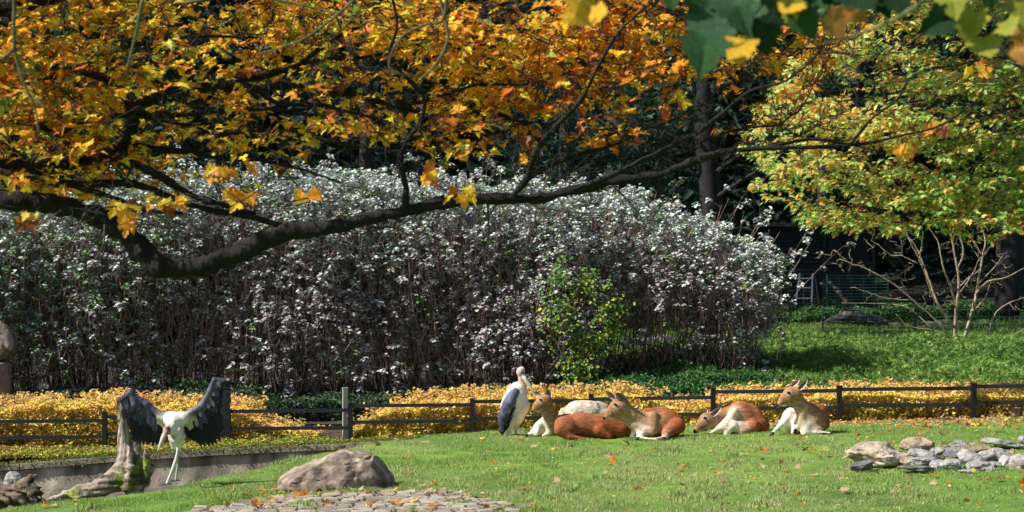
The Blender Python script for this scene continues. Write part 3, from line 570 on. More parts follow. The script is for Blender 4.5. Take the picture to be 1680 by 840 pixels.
    out = norm(rng.normal(size=(n, 3)) * [1, 1, 0.25] + dr * 0.5 + [0, 0, -0.12]); pos = base + out * (0.02 + 0.07 * rng.random((n, 1))) + rng.normal(size=(n, 3)) * 0.02
    nr = norm(np.array([-0.10, -0.22, 1.0]) + rng.normal(size=(n, 3)) * [0.34, 0.34, 0.15]); 
    lone = np.repeat(np.arange(len(tg)) >= NT, per) & (np.repeat(np.arange(len(tg)), per) < NT + len(extra))
    nr[lone] = norm(np.array([0, -0.9, 0.4]) + rng.normal(size=(lone.sum(), 3)) * 0.3); out[lone] = norm(out[lone] + [0, 0, -1.0])
    R = frames(nr, out); s = 0.055 + 0.065 * rng.random(n)
    ppx = pos[:, 0] / pos[:, 1] * F + 840; n1 = fbm(pos, 1.0, 2, 91); n2 = fbm(pos, 0.9, 2, 95); rust = sstep(600, 1050, ppx)
    gre = np.exp(-((ppx - 270) / 130) ** 2) + 0.8 * np.exp(-((ppx - 560) / 90) ** 2); hz = sstep(3.9, 4.8, pos[:, 2])
    w = np.stack([1.9 - 0.7 * rust + n1, 2.1 + 0.9 * rust, 1.1 + 1.2 * rust - n1 * 0.8, 0.6 + 0.6 * rust, 0.45 + 1.2 * gre * hz + n2 * 0.8, 0.9 + 0.4 * gre, 0.10 + 0.5 * gre * hz + 0.3 * n2], -1).clip(0.02, 9)
    w = w / w.sum(1, keepdims=True); idx = (w.cumsum(1) < rng.random((n, 1))).sum(1).clip(0, 6)
    ppy = 420 - (pos[:, 2] - CZ) * F / pos[:, 1]
    vis = (ppx > 0) & (ppx < 1620) & (ppy > 0) & (ppy < 380)
    score = np.where(vis, s / pos[:, 1] + (lone * 1.0), -1); big = np.argsort(-score)[:290]
    for i in big: leaf_part(root, ['maple', 'chestnut', 'curled', 'bent'][i % 4], [MAPLE, CHEST, MAPLE_B, MAPLE_C][i % 4], int(idx[i]), AUT[idx[i]], pos[i], R[i], s[i] * (1.15 if lone[i] else 1.1))
    rest = np.ones(n, bool); rest[big] = False
    col = np.array(AUT)[idx] * (1 + rng.normal(size=(n, 1)) * 0.12)
    h = rest & (np.arange(n) % 2 == 0); k = rest & (np.arange(n) % 2 == 1)
    V1 = scatter(MAPLE_B[0], MAPLE_B[1], pos[h], R[h], s[h], col[h]); V2 = scatter(CHEST[0], CHEST[1], pos[k], R[k], s[k], col[k])
    V = np.vstack([V1[0], V2[0]]) - off(root); me = mesh_np('foliage', V, np.concatenate([V1[1], V2[1] + len(V1[0])]), np.concatenate([V1[2], V2[2]]), np.clip(np.vstack([V1[3], V2[3]]), 0, .95))
    o = obj('foliage', me, M_leaf, root); o['kind'] = 'stuff'
autumn_tree()

def pin_oak():
    tx, ty = 11.6, 30.0; g = gz(tx, ty)
    root = empty('oak_tree', (tx, ty, g), 'oak with layered green, gold and russet lobed leaves reaching in from the right', 'tree')
    b = Builder(); z = np.linspace(-0.3, 9, 14); b.tube(np.stack([tx + 0.1 * np.sin(z), ty + 0 * z, g + z], -1), np.linspace(0.34, 0.10, 14), 14, (0.07, 0.06, 0.05), 0.1); b.build('trunk', M_bark, root, True)
    nodes = []
    for k in range(34):
        z0 = g + 4.0 + 5.0 * rng.random(); a = math.pi + rng.normal() * 0.65 if k % 3 else rng.random() * 6.28; L = (7.6 if k % 3 else 4) * (0.55 + 0.4 * rng.random()); u = np.linspace(0, 1, 12)[:, None]
        e = np.array([math.cos(a), math.sin(a) * 0.7, 0]); pts = np.array([tx, ty, z0]) + u * L * e + np.array([0, 0, 1]) * (1.1 * u - 1.5 * u ** 2) * (L / 7); pts[1:] += rng.normal(size=(11, 3)) * 0.05
        q = Builder(); q.tube(pts, np.linspace(0.06, 0.008, 12), 6, (0.06, 0.05, 0.045)); q.build('branch', M_bark, root, True); nodes.append(pts)
    N = np.vstack(nodes)
    # crown outline from the photo: lower left edge and lower rim
    lowf = lambda x: np.interp(x, [1215, 1235, 1260, 1300, 1350, 1400, 1450, 1500, 1560, 1620, 1680, 1900], [262, 320, 330, 352, 380, 386, 388, 386, 382, 388, 380, 380])
    leftf = lambda y: np.interp(y, [-250, 0, 60, 110, 150, 180, 230, 260, 290, 330, 390], [1420, 1345, 1330, 1290, 1262, 1232, 1205, 1240, 1225, 1222, 1300])
    C = []
    while len(C) < 3300:
        x = 1200 + 720 * rng.random(); y = -260 + 650 * rng.random(); d = 28.2 + 3.6 * rng.random()
        if y > lowf(x) - 14 * rng.random() + 16 * float(vnoise(np.array([x / 30.0, 3.3, 1.1]))) or x < leftf(y) + 18 * rng.random(): continue
        q = P(x, y, d)
        if 1180 < x < 1330 and 195 < y < 250 and rng.random() < 0.3: continue
        if 1400 < x < 1560 and 95 < y < 125 and rng.random() < 0.8: continue
        if 1610 < x < 1680 and 15 < y < 75 and rng.random() < 0.8: continue
        if 1330 < x < 1410 and 120 < y < 160 and rng.random() < 0.7: continue
        lay = math.sin((q[2] * 3.0 + 0.8 * q[0] * 0.6 + 1.5 * fbm(np.array([q]), 0.5, 2, 3)[0]) * 2)
        if lay < -0.35 and rng.random() < 0.82: continue
        C.append(q)
    C = np.array(C); tb = Builder(); dirs = grow(N, C, tb, 0.018, (0.05, 0.04, 0.035), sag=0.3, jit=0.3, seg=6, rmin=0.003); o = tb.build('twigs', M_bark, root); o['kind'] = 'stuff'
    per = 12; base = np.repeat(C, per, axis=0); n = len(base); a = rng.normal(size=(n, 3)) * [1, 0.8, 0.45] + [-0.5, -0.2, -0.35] + np.repeat(dirs, per, axis=0) * 0.5; out = norm(a)
    pos = base + out * 0.16 * rng.random((n, 1)) ; nr = norm(np.array([-0.25, -0.35, 1.0]) + rng.normal(size=(n, 3)) * 0.42); R = frames(nr, out)
    n1 = fbm(pos, 0.8, 3, 14); n2 = fbm(pos, 1.3, 2, 24); lowp = sstep(5.2, 3.6, pos[:, 2])
    w = np.stack([1.4 - 0.6 * n1, 1.2 + 1.2 * n1, 0.7 + 2.2 * n1 + 0.5 * lowp, 0.30 + 1.8 * n2 + 0.25 * lowp, 0.8 + 1.2 * lowp - 1.5 * n1], -1).clip(.02, 9)
    col = mixcol([(0.50, 0.64, 0.18), (0.68, 0.70, 0.19), (0.78, 0.48, 0.10), (0.50, 0.19, 0.06), (0.20, 0.38, 0.07)], w, n, 0.14)
    leafcloud('foliage', OAK, pos, R, 0.09 + 0.06 * rng.random(n), col, M_leaf, root)
pin_oak()

def near_maple():
    tx, ty = 4.1, 7.4; g = gz(tx, ty)
    root = empty('near_maple', (tx, ty, g), 'out of focus maple branch with drooping dark green and yellow leaves at the top right', 'tree')
    b = Builder(); z = np.linspace(-0.3, 6.5, 10); b.tube(np.stack([tx + 0.1 * np.sin(z), ty + 0 * z, g + z], -1), np.linspace(0.2, 0.07, 10), 12, (0.10, 0.09, 0.06), 0.1); b.build('trunk', M_bark, root, True)
    olive = (0.22, 0.22, 0.10)
    paths = [([(2480, -420), (2100, -260), (1800, -110), (1600, -60), (1400, -40), (1250, -50), (1080, -50), (900, -30)], 7.2, 0.022), ([(1600, -60), (1540, -10), (1490, 10), (1420, 3), (1395, 8), (1340, 20)], 7.15, 0.010), ([(1510, 5), (1470, 30), (1420, 52), (1370, 66), (1320, 75)], 7.1, 0.008), ([(1800, -110), (1680, 10), (1640, 5), (1590, 0), (1560, 30)], 7.2, 0.010), ([(1640, 5), (1610, 25), (1600, 60)], 7.2, 0.006), ([(1250, -50), (1230, -10), (1200, 20)], 7.1, 0.007), ([(1080, -50), (1100, -20), (1150, -5)], 7.0, 0.006), ([(1000, -40), (965, -10), (950, 5)], 7.0, 0.005)]
    for pth, d, r in paths:
        pts = [P(x, y, d) for x, y in pth]
        c = catmull(pts, 5); q = Builder(); q.tube(c, np.linspace(r, r * 0.5, len(c)), 7, olive); q.build('branch', M_bark, root, True)
    G, DG, Y, O, YG, BL = (0.035, 0.095, 0.035), (0.018, 0.05, 0.022), (0.70, 0.42, 0.04), (0.52, 0.26, 0.07), (0.26, 0.30, 0.05), (0.05, 0.11, 0.06)
    EDGECOL.update({'g': G, 'd': DG, 'y': (0.6, 0.3, 0.03), 'o': (0.4, 0.15, 0.03), 'v': (0.6, 0.45, 0.05), 'b': BL})
    cols = {'g': G, 'd': DG, 'y': Y, 'o': O, 'v': YG, 'b': BL}
    # px,py of the petiole end, length px, direction (dx,dy in picture, degrees below horizontal), colour
    LV = [(1100, -22, 50, 80, 'g'), (1165, -8, 95, 95, 'g'), (1180, 25, 100, 100, 'b'), (1160, 62, 88, 98, 'g'), (1205, -15, 90, 75, 'b'), (1228, 5, 82, 100, 'b'), (1245, 28, 78, 80, 'd'), (1265, -22, 62, 80, 'g'), (1212, 62, 66, 84, 'y'), (1252, -28, 90, 60, 'v'),
          (1290, -18, 60, 75, 'v'), (1305, 5, 50, 100, 'y'), (1310, 20, 62, 60, 'g'), (1335, -12, 75, 70, 'd'), (1330, 8, 56, 85, 'g'), (1355, 25, 60, 35, 'o'), (1385, 15, 55, 20, 'o'), (1395, -28, 80, 60, 'd'), (1370, -30, 60, 90, 'd'), (1440, -20, 60, 70, 'd'), (1465, -30, 70, 80, 'd'),
          (950, -12, 50, 65, 'y'), (930, 18, 52, 30, 'y'), (968, 25, 52, 25, 'y'), (925, -14, 34, 20, 'y'), (1555, 25, 62, 150, 'd'), (1560, 30, 46, 60, 'd'), (1562, -12, 58, 75, 'v'), (1600, 20, 56, 110, 'v'), (1612, 62, 60, 80, 'v'), (1590, 30, 50, 100, 'v'), (1660, 62, 44, 20, 'o'), (1650, 35, 44, 60, 'v'), (1672, 72, 46, 70, 'o'), (1660, -5, 50, 70, 'v'), (1700, 10, 60, 120, 'v'), (1620, -25, 50, 80, 'g'), (1500, -30, 40, 80, 'g')]
    for k, (x, y, L, ang, c) in enumerate(LV):
        a = math.radians(ang); d = 7.0 + 0.3 * rng.random(); p = P(x, y, d); al = np.array([math.cos(a), 0.15 * rng.normal(), -math.sin(a)])
        nr = np.array([0.35 * rng.normal() - 0.2, -1.0, 0.35 + 0.25 * rng.normal()]); R = frames(nr[None], al[None])[0]
        leaf_part(root, 'near' + str(k % 3), NEAR[k % 3], c, cols[c], p, R, 0.86 * L * d / F, mat=M_matte_leaf)
near_maple()

# ------------------------------------------------------------------ background trees
def conifer(x, y, h, spread, label, n, seed):
    g = gz(x, y); root = empty('conifer', (x, y, g), label, 'tree', None)
    b = Builder(); z = np.linspace(-0.3, h, 10); b.tube(np.stack([x + 0 * z, y + 0 * z, g + z], -1), np.linspace(0.34, 0.04, 10), 10, (0.05, 0.045, 0.045), 0.15); b.build('trunk', M_bark, root, True)
    zz = h * (0.05 + 0.93 * rng.random(n)); whorl = np.round(zz / 0.42) * 0.42; zz = 0.72 * whorl + 0.28 * zz; rmax = spread * (1.04 - zz / h) ** 0.8 
    r = rmax * rng.random(n) ** 0.55; nb = 9; a = (np.floor(rng.random(n) * nb) + 0.25 * rng.normal(size=n)) * 6.283 / nb + whorl * 3.1
    pos = np.stack([x + r * np.cos(a), y + r * np.sin(a), g + zz - 0.30 * r + 0.05 * r ** 2], -1)
    out = np.stack([np.cos(a), np.sin(a), -0.65 + 0.2 * rng.normal(size=n)], -1) + rng.normal(size=(n, 3)) * 0.35; R = frames(norm(rng.normal(size=(n, 3)) * 0.5 + [0, 0, 1]), out)
    col = mixcol([(0.018, 0.045, 0.034), (0.03, 0.065, 0.048), (0.05, 0.085, 0.06)], [2, 2, 1], n, .2)
    leafcloud('foliage', SPRAY, pos, R, 0.22 + 0.2 * rng.random(n), col, M_sprig, root)
conifer(-16.5, 52, 15, 3.4, 'dark conifer far back at the left edge behind the hedge', 8000, 1)
conifer(-10.5, 50, 15, 3.4, 'dark conifer behind the left third of the grey hedge', 9000, 2)
conifer(-4.5, 53, 16, 3.6, 'dark conifer behind the middle left of the grey hedge, under the golden boughs', 9000, 3)
conifer(1.6, 50, 15, 3.4, 'blue green conifer seen through the gap above the middle of the hedge', 12000, 4)
conifer(5.0, 56, 16, 3.4, 'dark conifer behind the right end of the grey hedge', 9000, 5)
conifer(17.5, 58, 17, 4.0, 'dark conifer at the far right behind the oak', 9000, 6)
conifer(11.0, 60, 17, 4.0, 'dark conifer behind the shed and the oak', 8000, 7)
def trunk_tree(px, d, r, label, h=14, lean=0.0):
    x = (px - 840) * d / F; g = gz(x, d); root = empty('dark_tree', (x, d, g), label, 'tree')
    b = Builder(); z = np.linspace(-0.3, h, 16); pts = np.stack([x + lean * z / h + 0.12 * np.sin(z * 0.7), d + 0 * z, g + z], -1)
    b.tube(pts, np.linspace(r, r * 0.45, 16), 14, (0.016, 0.015, 0.018), 0.15); b.build('trunk', M_bark, root, True)
    for k in range(9):
        q = Builder(); z0 = 3.2 + (h - 3.5) * rng.random(); a = rng.random() * 6.28; L = 1.6 + 1.6 * rng.random(); u = np.linspace(0, 1, 7)[:, None]
        q.tube(np.array([x + lean * z0 / h, d, g + z0]) + u * L * np.array([math.cos(a), math.sin(a), 0.5]) + rng.normal(size=(7, 3)) * 0.05 * u, np.linspace(0.07, 0.015, 7), 6, (0.02, 0.018, 0.02)); q.build('limb', M_bark, root, True)
    n = 3800; rr = rng.random(n) ** 0.5 * 3.0; a = rng.random(n) * 6.283; pos = np.stack([x + rr * np.cos(a), d + rr * np.sin(a), g + 5.5 + (h - 5) * rng.random(n)], -1); pos = pos[fbm(pos, 0.9, 2, 7) > -0.1]; n = len(pos)
    leafcloud('crown', OVAL, pos, frames(rng.normal(size=(n, 3)) + [0, 0, 1]), 0.22 + 0.12 * rng.random(n), mixcol([(0.02, 0.05, 0.03), (0.04, 0.08, 0.04)], [2, 1], n, .2), M_sprig, root)
trunk_tree(75, 47, 0.36, 'thick dark trunk seen at the top left corner above the golden leaves')
trunk_tree(1162, 45, 0.34, 'thick dark trunk rising behind the right end of the grey hedge')
trunk_tree(1412, 56, 0.26, 'slim dark trunk behind the right side of the slatted shed')
trunk_tree(1652, 49, 0.42, 'massive dark trunk at the right edge behind the bare shrub')
def far_wood():
    n = 60000; x = -34 + 68 * rng.random(n); y = 61 + 9 * rng.random(n); z = ground_z(x, y) + 17 * rng.random(n) ** 1.1
    pos = np.stack([x, y, z], -1); R = frames(rng.normal(size=(n, 3)) + [0, -0.2, 0.6])
    col = mixcol([(0.012, 0.028, 0.024), (0.02, 0.04, 0.03), (0.035, 0.055, 0.035)], [2, 2, 1], n, .2)
    o = leafcloud('far_wood', OVAL, pos, R, 0.45 + 0.35 * rng.random(n), col, M_sprig); tag(o, 'dense dark woodland closing the view behind everything', 'woodland', kind='stuff')
far_wood()

# ------------------------------------------------------------------ shed, ladder, mesh fences
def shed():
    d = 53.5; x0 = P(1262, 0, d)[0]; x1 = P(1352, 0, d)[0]; x2 = P(1432, 0, d)[0]; g = gz(x1, d); top = P(0, 372, d)[2]
    root = empty('slatted_shed', (x1, d, g), 'low dark shed with horizontal slatted boards behind the ladder', 'shed')
    n = 20; hs = (top - g) / n
    for k in range(n):
        b = Builder(); b.box(((x0 + x1) / 2, d - 0.02, g + hs * (k + 0.5)), (x1 - x0, 0.03, hs * 0.72), R=None, col=np.array((0.016, 0.020, 0.026)) * (0.8 + 0.4 * rng.random())); b.build('slat', M_wood, root)
    b = Builder(); b.box(((x0 + x2) / 2, d + 1.2, (g + top) / 2), (x2 - x0, 2.3, top - g - 0.02), col=(0.015, 0.018, 0.022)); b.build('wall', M_wood, root)
    for x in (x0, x1, x1 + 0.75, x2):
        b = Builder(); b.box((x, d - 0.02, (g + top) / 2), (0.10, 0.12, top - g), col=(0.022, 0.025, 0.03)); b.build('post', M_wood, root)
    for k in range(8):
        w = (x2 - x1 - 0.2) / 8; b = Builder(); b.box((x1 + 0.1 + w * (k + 0.5), d - 0.0, (g + top) / 2 - 0.1), (w * 0.94, 0.03, top - g - 0.35), col=np.array((0.013, 0.015, 0.018)) * (0.8 + 0.4 * rng.random())); b.build('board', M_wood, root)
    b = Builder(); b.box(((x0 + x2) / 2, d + 1.1, top + 0.05), (x2 - x0 + 0.5, 2.9, 0.1), col=(0.03, 0.03, 0.035)); b.build('roof', M_wood, root)
    b = Builder(); b.box(((x1 + x2) / 2, d - 0.06, P(0, 432, d)[2]), (x2 - x1, 0.06, 0.10), col=(0.022, 0.025, 0.03)); b.build('crossbeam', M_wood, root)
shed()
def ladder():
    d = 51.5; root = empty('ladder', (P(1318, 510, d)[0], d, gz(P(1318, 510, d)[0], d)), 'short pale aluminium step ladder standing in front of the dark shed', 'ladder')
    pal = (0.82, 0.83, 0.84); bl, tl, br, tr = P(1303, 513, d), P(1312, 449, d + 0.35), P(1331, 513, d), P(1333, 449, d + 0.35)
    for p, q in ((bl, tl), (br, tr)):
        b = Builder(); ax = norm(q - p); ay = norm(np.cross(ax, [1, 0, 0])); b.box((p + q) / 2, (np.linalg.norm(q - p), 0.06, 0.035), R=np.stack([ax, ay, np.cross(ax, ay)], -1), col=pal); b.build('side_rail', M_plain, root)
    for t in (0.10, 0.37, 0.64, 0.88):
        p = bl + (tl - bl) * t; q = br + (tr - br) * t; b = Builder(); b.box((p + q) / 2, (q[0] - p[0] - 0.03, 0.07, 0.03), col=pal); b.build('rung', M_plain, root)
    for p, q in ((P(1320, 513, d + 0.9), P(1316, 452, d + 0.4)), (P(1345, 512, d + 0.9), P(1337, 452, d + 0.4))):
        b = Builder(); b.tube([p, q], 0.013, 6, (0.25, 0.26, 0.27)); b.build('rear_leg', M_plain, root)
ladder()
def mesh_panel(px0, px1, py0, py1, d0, d1, nh, nv, label, double=False):
    a, b_ = P(px0, py1, d0), P(px1, py1, d1); root = empty('mesh_fence', a, label, 'fence'); gr = (0.022, 0.085, 0.07); t0, t1 = P(px0, py0, d0), P(px1, py0, d1)
    for k in range(nh):
        u = k / (nh - 1); b = Builder(); b.tube([a + (t0 - a) * u, b_ + (t1 - b_) * u], 0.013, 5, gr); b.build('wire', M_plain, root)
    for k in range(nv):
        u = k / (nv - 1); p = a + (b_ - a) * u; q = t0 + (t1 - t0) * u; b = Builder(); b.tube([p, q], 0.009, 4, gr); b.build('wire', M_plain, root)
    for u in ([0, 0.5, 1] if double else [0, 1]):
        p = a + (b_ - a) * u; q = t0 + (t1 - t0) * u; b = Builder(); b.tube([p + [0, 0.02, -0.3], q + [0, 0.02, 0.04]], 0.024, 6, gr); b.build('post', M_plain, root)
mesh_panel(1357, 1457, 452, 502, 50.6, 50.6, 11, 6, 'upper green wire panel with close horizontal rods beside the ladder')
mesh_panel(1350, 1500, 508, 558, 46.6, 46.4, 6, 9, 'lower green wire mesh fence in front of the driftwood log')
mesh_panel(1503, 1760, 508, 556, 46.4, 45.8, 5, 16, 'green wire mesh fence behind the bare shrub, running to the right edge', True)

# ------------------------------------------------------------------ signed-distance modelling
def net(Fv, origin, h):
    """surface nets"""
    s = Fv < 0; nx, ny, nz = Fv.shape
    c = np.zeros((nx - 1, ny - 1, nz - 1), int)
    for dx in (0, 1):
        for dy in (0, 1):
            for dz in (0, 1): c += s[dx:nx - 1 + dx, dy:ny - 1 + dy, dz:nz - 1 + dz]
    act = (c > 0) & (c < 8); ids = -np.ones(act.shape, int); I = np.argwhere(act); ids[act] = np.arange(len(I))
    acc = np.zeros((len(I), 3)); cnt = np.zeros(len(I))
    cor = [(0, 0, 0), (1, 0, 0), (0, 1, 0), (1, 1, 0), (0, 0, 1), (1, 0, 1), (0, 1, 1), (1, 1, 1)]
    for a in range(8):
        for b in range(a + 1, 8):
            A, B = np.array(cor[a]), np.array(cor[b])
            if abs(A - B).sum() != 1: continue
            ia = I + A; ib = I + B; fa = Fv[ia[:, 0], ia[:, 1], ia[:, 2]]; fb = Fv[ib[:, 0], ib[:, 1], ib[:, 2]]; m = (fa < 0) != (fb < 0)
            t = fa[m] / (fa[m] - fb[m]); acc[m] += A + (B - A) * t[:, None]; cnt[m] += 1
    V = (I + acc / cnt[:, None]) * h + origin; Q = []
    for ax in range(3):
        o1, o2 = [k for k in range(3) if k != ax]; sl0 = [slice(1, -1)] * 3; sl1 = [slice(1, -1)] * 3; sl0[ax] = slice(0, -1); sl1[ax] = slice(1, None)
        a = s[tuple(sl0)]; b = s[tuple(sl1)]; E = np.argwhere(a != b); base = E.copy(); base[:, o1] += 1; base[:, o2] += 1
        inside = a[tuple(E.T)]
        def cell(u, v):
            q = base.copy(); q[:, o1] -= u; q[:, o2] -= v; return ids[tuple(q.T)]
        q = np.stack([cell(1, 1), cell(0, 1), cell(0, 0), cell(1, 0)], -1)
        flip = inside if ax != 1 else ~inside; q[~flip] = q[~flip][:, ::-1]; Q.append(q)
    Q = np.vstack(Q); return V, Q
def sd_prims(pts, prims):
    ds = []
    for p in prims:
        if p[0] == 'c':
            _, a, b, ra, rb, col = p[:6]; ys = p[6] if len(p) > 6 else 1.0
            sc = np.array([1, ys, 1]); A = np.array(a); B = np.array(b); mid = (A + B) / 2
            q = (pts - mid) * sc + mid; A2 = (A - mid) * sc + mid; B2 = (B - mid) * sc + mid; ab = B2 - A2; t = np.clip(((q - A2) @ ab) / max(ab @ ab, 1e-9), 0, 1)
            ds.append(np.linalg.norm(q - A2 - t[..., None] * ab, axis=-1) - (ra + (rb - ra) * t))
        else:
            _, c, r, ang, col = p[:5]; q = pts - np.array(c); ca, sa = math.cos(ang), math.sin(ang)
            x = q[..., 0] * ca + q[..., 2] * sa; z = -q[..., 0] * sa + q[..., 2] * ca; yaw = p[5] if len(p) > 5 else 0
            cy, sy = math.cos(yaw), math.sin(yaw); X = x * cy + q[..., 1] * sy; Y = -x * sy + q[..., 1] * cy
            k0 = np.sqrt((X / r[0]) ** 2 + (Y / r[1]) ** 2 + (z / r[2]) ** 2); k1 = np.sqrt((X / r[0] ** 2) ** 2 + (Y / r[1] ** 2) ** 2 + (z / r[2] ** 2) ** 2)
            ds.append(k0 * (k0 - 1) / np.maximum(k1, 1e-6))
    return np.stack(ds, -1)
def body_mesh(name, prims, h, k, paint=(), disp=None, cut=None):
    lo = np.full(3, 1e9); hi = -lo
    for p in prims:
        if p[0] == 'c':
            r = max(p[3], p[4]); 
            for e in (p[1], p[2]): lo = np.minimum(lo, np.array(e) - r); hi = np.maximum(hi, np.array(e) + r)
        else: r = max(p[2]); lo = np.minimum(lo, np.array(p[1]) - r); hi = np.maximum(hi, np.array(p[1]) + r)
    lo -= 3.5 * h + 0.02; hi += 3.5 * h + 0.02; n = np.ceil((hi - lo) / h).astype(int) + 1
    ax = [lo[i] + h * np.arange(n[i]) for i in range(3)]; G = np.stack(np.meshgrid(*ax, indexing='ij'), -1)
    D = sd_prims(G, prims); d = -np.log(np.exp(-np.clip(D, -0.4, 0.5) * k).sum(-1)) / k
    if disp: d = d + disp(G)
    if cut is not None: d = np.maximum(d, cut(G))
    V, Q = net(d, lo, h); D = sd_prims(V, prims); w = np.exp(-(D - D.min(-1, keepdims=True)) * k * 0.55); w /= w.sum(-1, keepdims=True)
    cols = np.array([p[5] if p[0] == 'c' else p[4] for p in prims]); C = w @ cols
    for c, r, col, soft in paint:
        rr = np.linalg.norm((V - np.array(c)) / np.array(r), axis=-1); m = sstep(1 + soft, 1 - soft, rr)[:, None]; C = C * (1 - m) + np.array(col) * m
    # two light smoothing passes
    for _ in range(2):
        S = np.zeros_like(V); N = np.zeros(len(V))
        for a, b in ((0, 1), (1, 2), (2, 3), (3, 0)):
            np.add.at(S, Q[:, a], V[Q[:, b]]); np.add.at(N, Q[:, a], 1); np.add.at(S, Q[:, b], V[Q[:, a]]); np.add.at(N, Q[:, b], 1)
        V = V * 0.5 + 0.5 * S / np.maximum(N, 1)[:, None]
    return mesh_np(name, V, Q, np.full(len(Q), 4), np.clip(C, 0.005, 0.95), True)
def ear_mesh(b, t, w, face, inner, outer):
    b, t, face = np.array(b), np.array(t), norm(np.array(face, float)); ax = norm(t - b); side = norm(np.cross(ax, face)); fc = np.cross(side, ax); L = np.linalg.norm(t - b); V = []; C = []
    nu, nv = 9, 7
    for lay in (0, 1):
        for i in range(nu):
            u = i / (nu - 1); hw = w * max(0.02, math.sin(math.pi * min(0.16 + 0.84 * u, 1)) ** 0.75)
            for j in range(nv):
                v = j / (nv - 1) * 2 - 1; V.append(b + ax * L * u + side * v * hw - fc * (1 - v * v) * hw * 0.7 - fc * 0.007 * lay * (1 - 0.8 * abs(v) ** 3)); 
                edge = 0.5 if abs(v) > 0.8 else 1.0; C.append(np.array(inner) * (0.32 if abs(v) < 0.45 and u < 0.8 else 0.9) if lay == 0 else np.array(outer) * (0.35 if u > 0.85 else 1))
    Q = []
    for lay in (0, 1):
        for i in range(nu - 1):
            for j in range(nv - 1):
                a = lay * nu * nv + i * nv + j; q = [a, a + 1, a + nv + 1, a + nv]; Q.append(q if lay else q[::-1])
    o = nu * nv
    for i in range(nu - 1): Q += [[i * nv, i * nv + nv, i * nv + nv + o, i * nv + o], [i * nv + nv - 1, i * nv + nv - 1 + o, i * nv + 2 * nv - 1 + o, i * nv + 2 * nv - 1]]
    return mesh_np('ear', np.array(V), np.array(Q), np.full(len(Q), 4), np.array(C), True)
def sphere_mesh(name, r, seg=14, rings=9, sc=(1, 1, 1)):
    V = [(0, 0, r)]; Fs = []
    for i in range(1, rings):
        a = math.pi * i / rings
        for j in range(seg): t = 2 * math.pi * j / seg; V.append((r * math.sin(a) * math.cos(t), r * math.sin(a) * math.sin(t), r * math.cos(a)))
    V.append((0, 0, -r)); b = Builder()
    f = [(0, 1 + j, 1 + (j + 1) % seg) for j in range(seg)]
    for i in range(rings - 2):
        for j in range(seg): a = 1 + i * seg + j; c = 1 + i * seg + (j + 1) % seg; f.append((a, a + seg, c + seg, c))
    l = len(V) - 1; s0 = 1 + (rings - 2) * seg; f += [(l, s0 + (j + 1) % seg, s0 + j) for j in range(seg)]
    b.add(np.array(V) * np.array(sc), f); return mesh_np(name, b.V[0], b.F, b.S, np.ones((len(V), 3)), True)

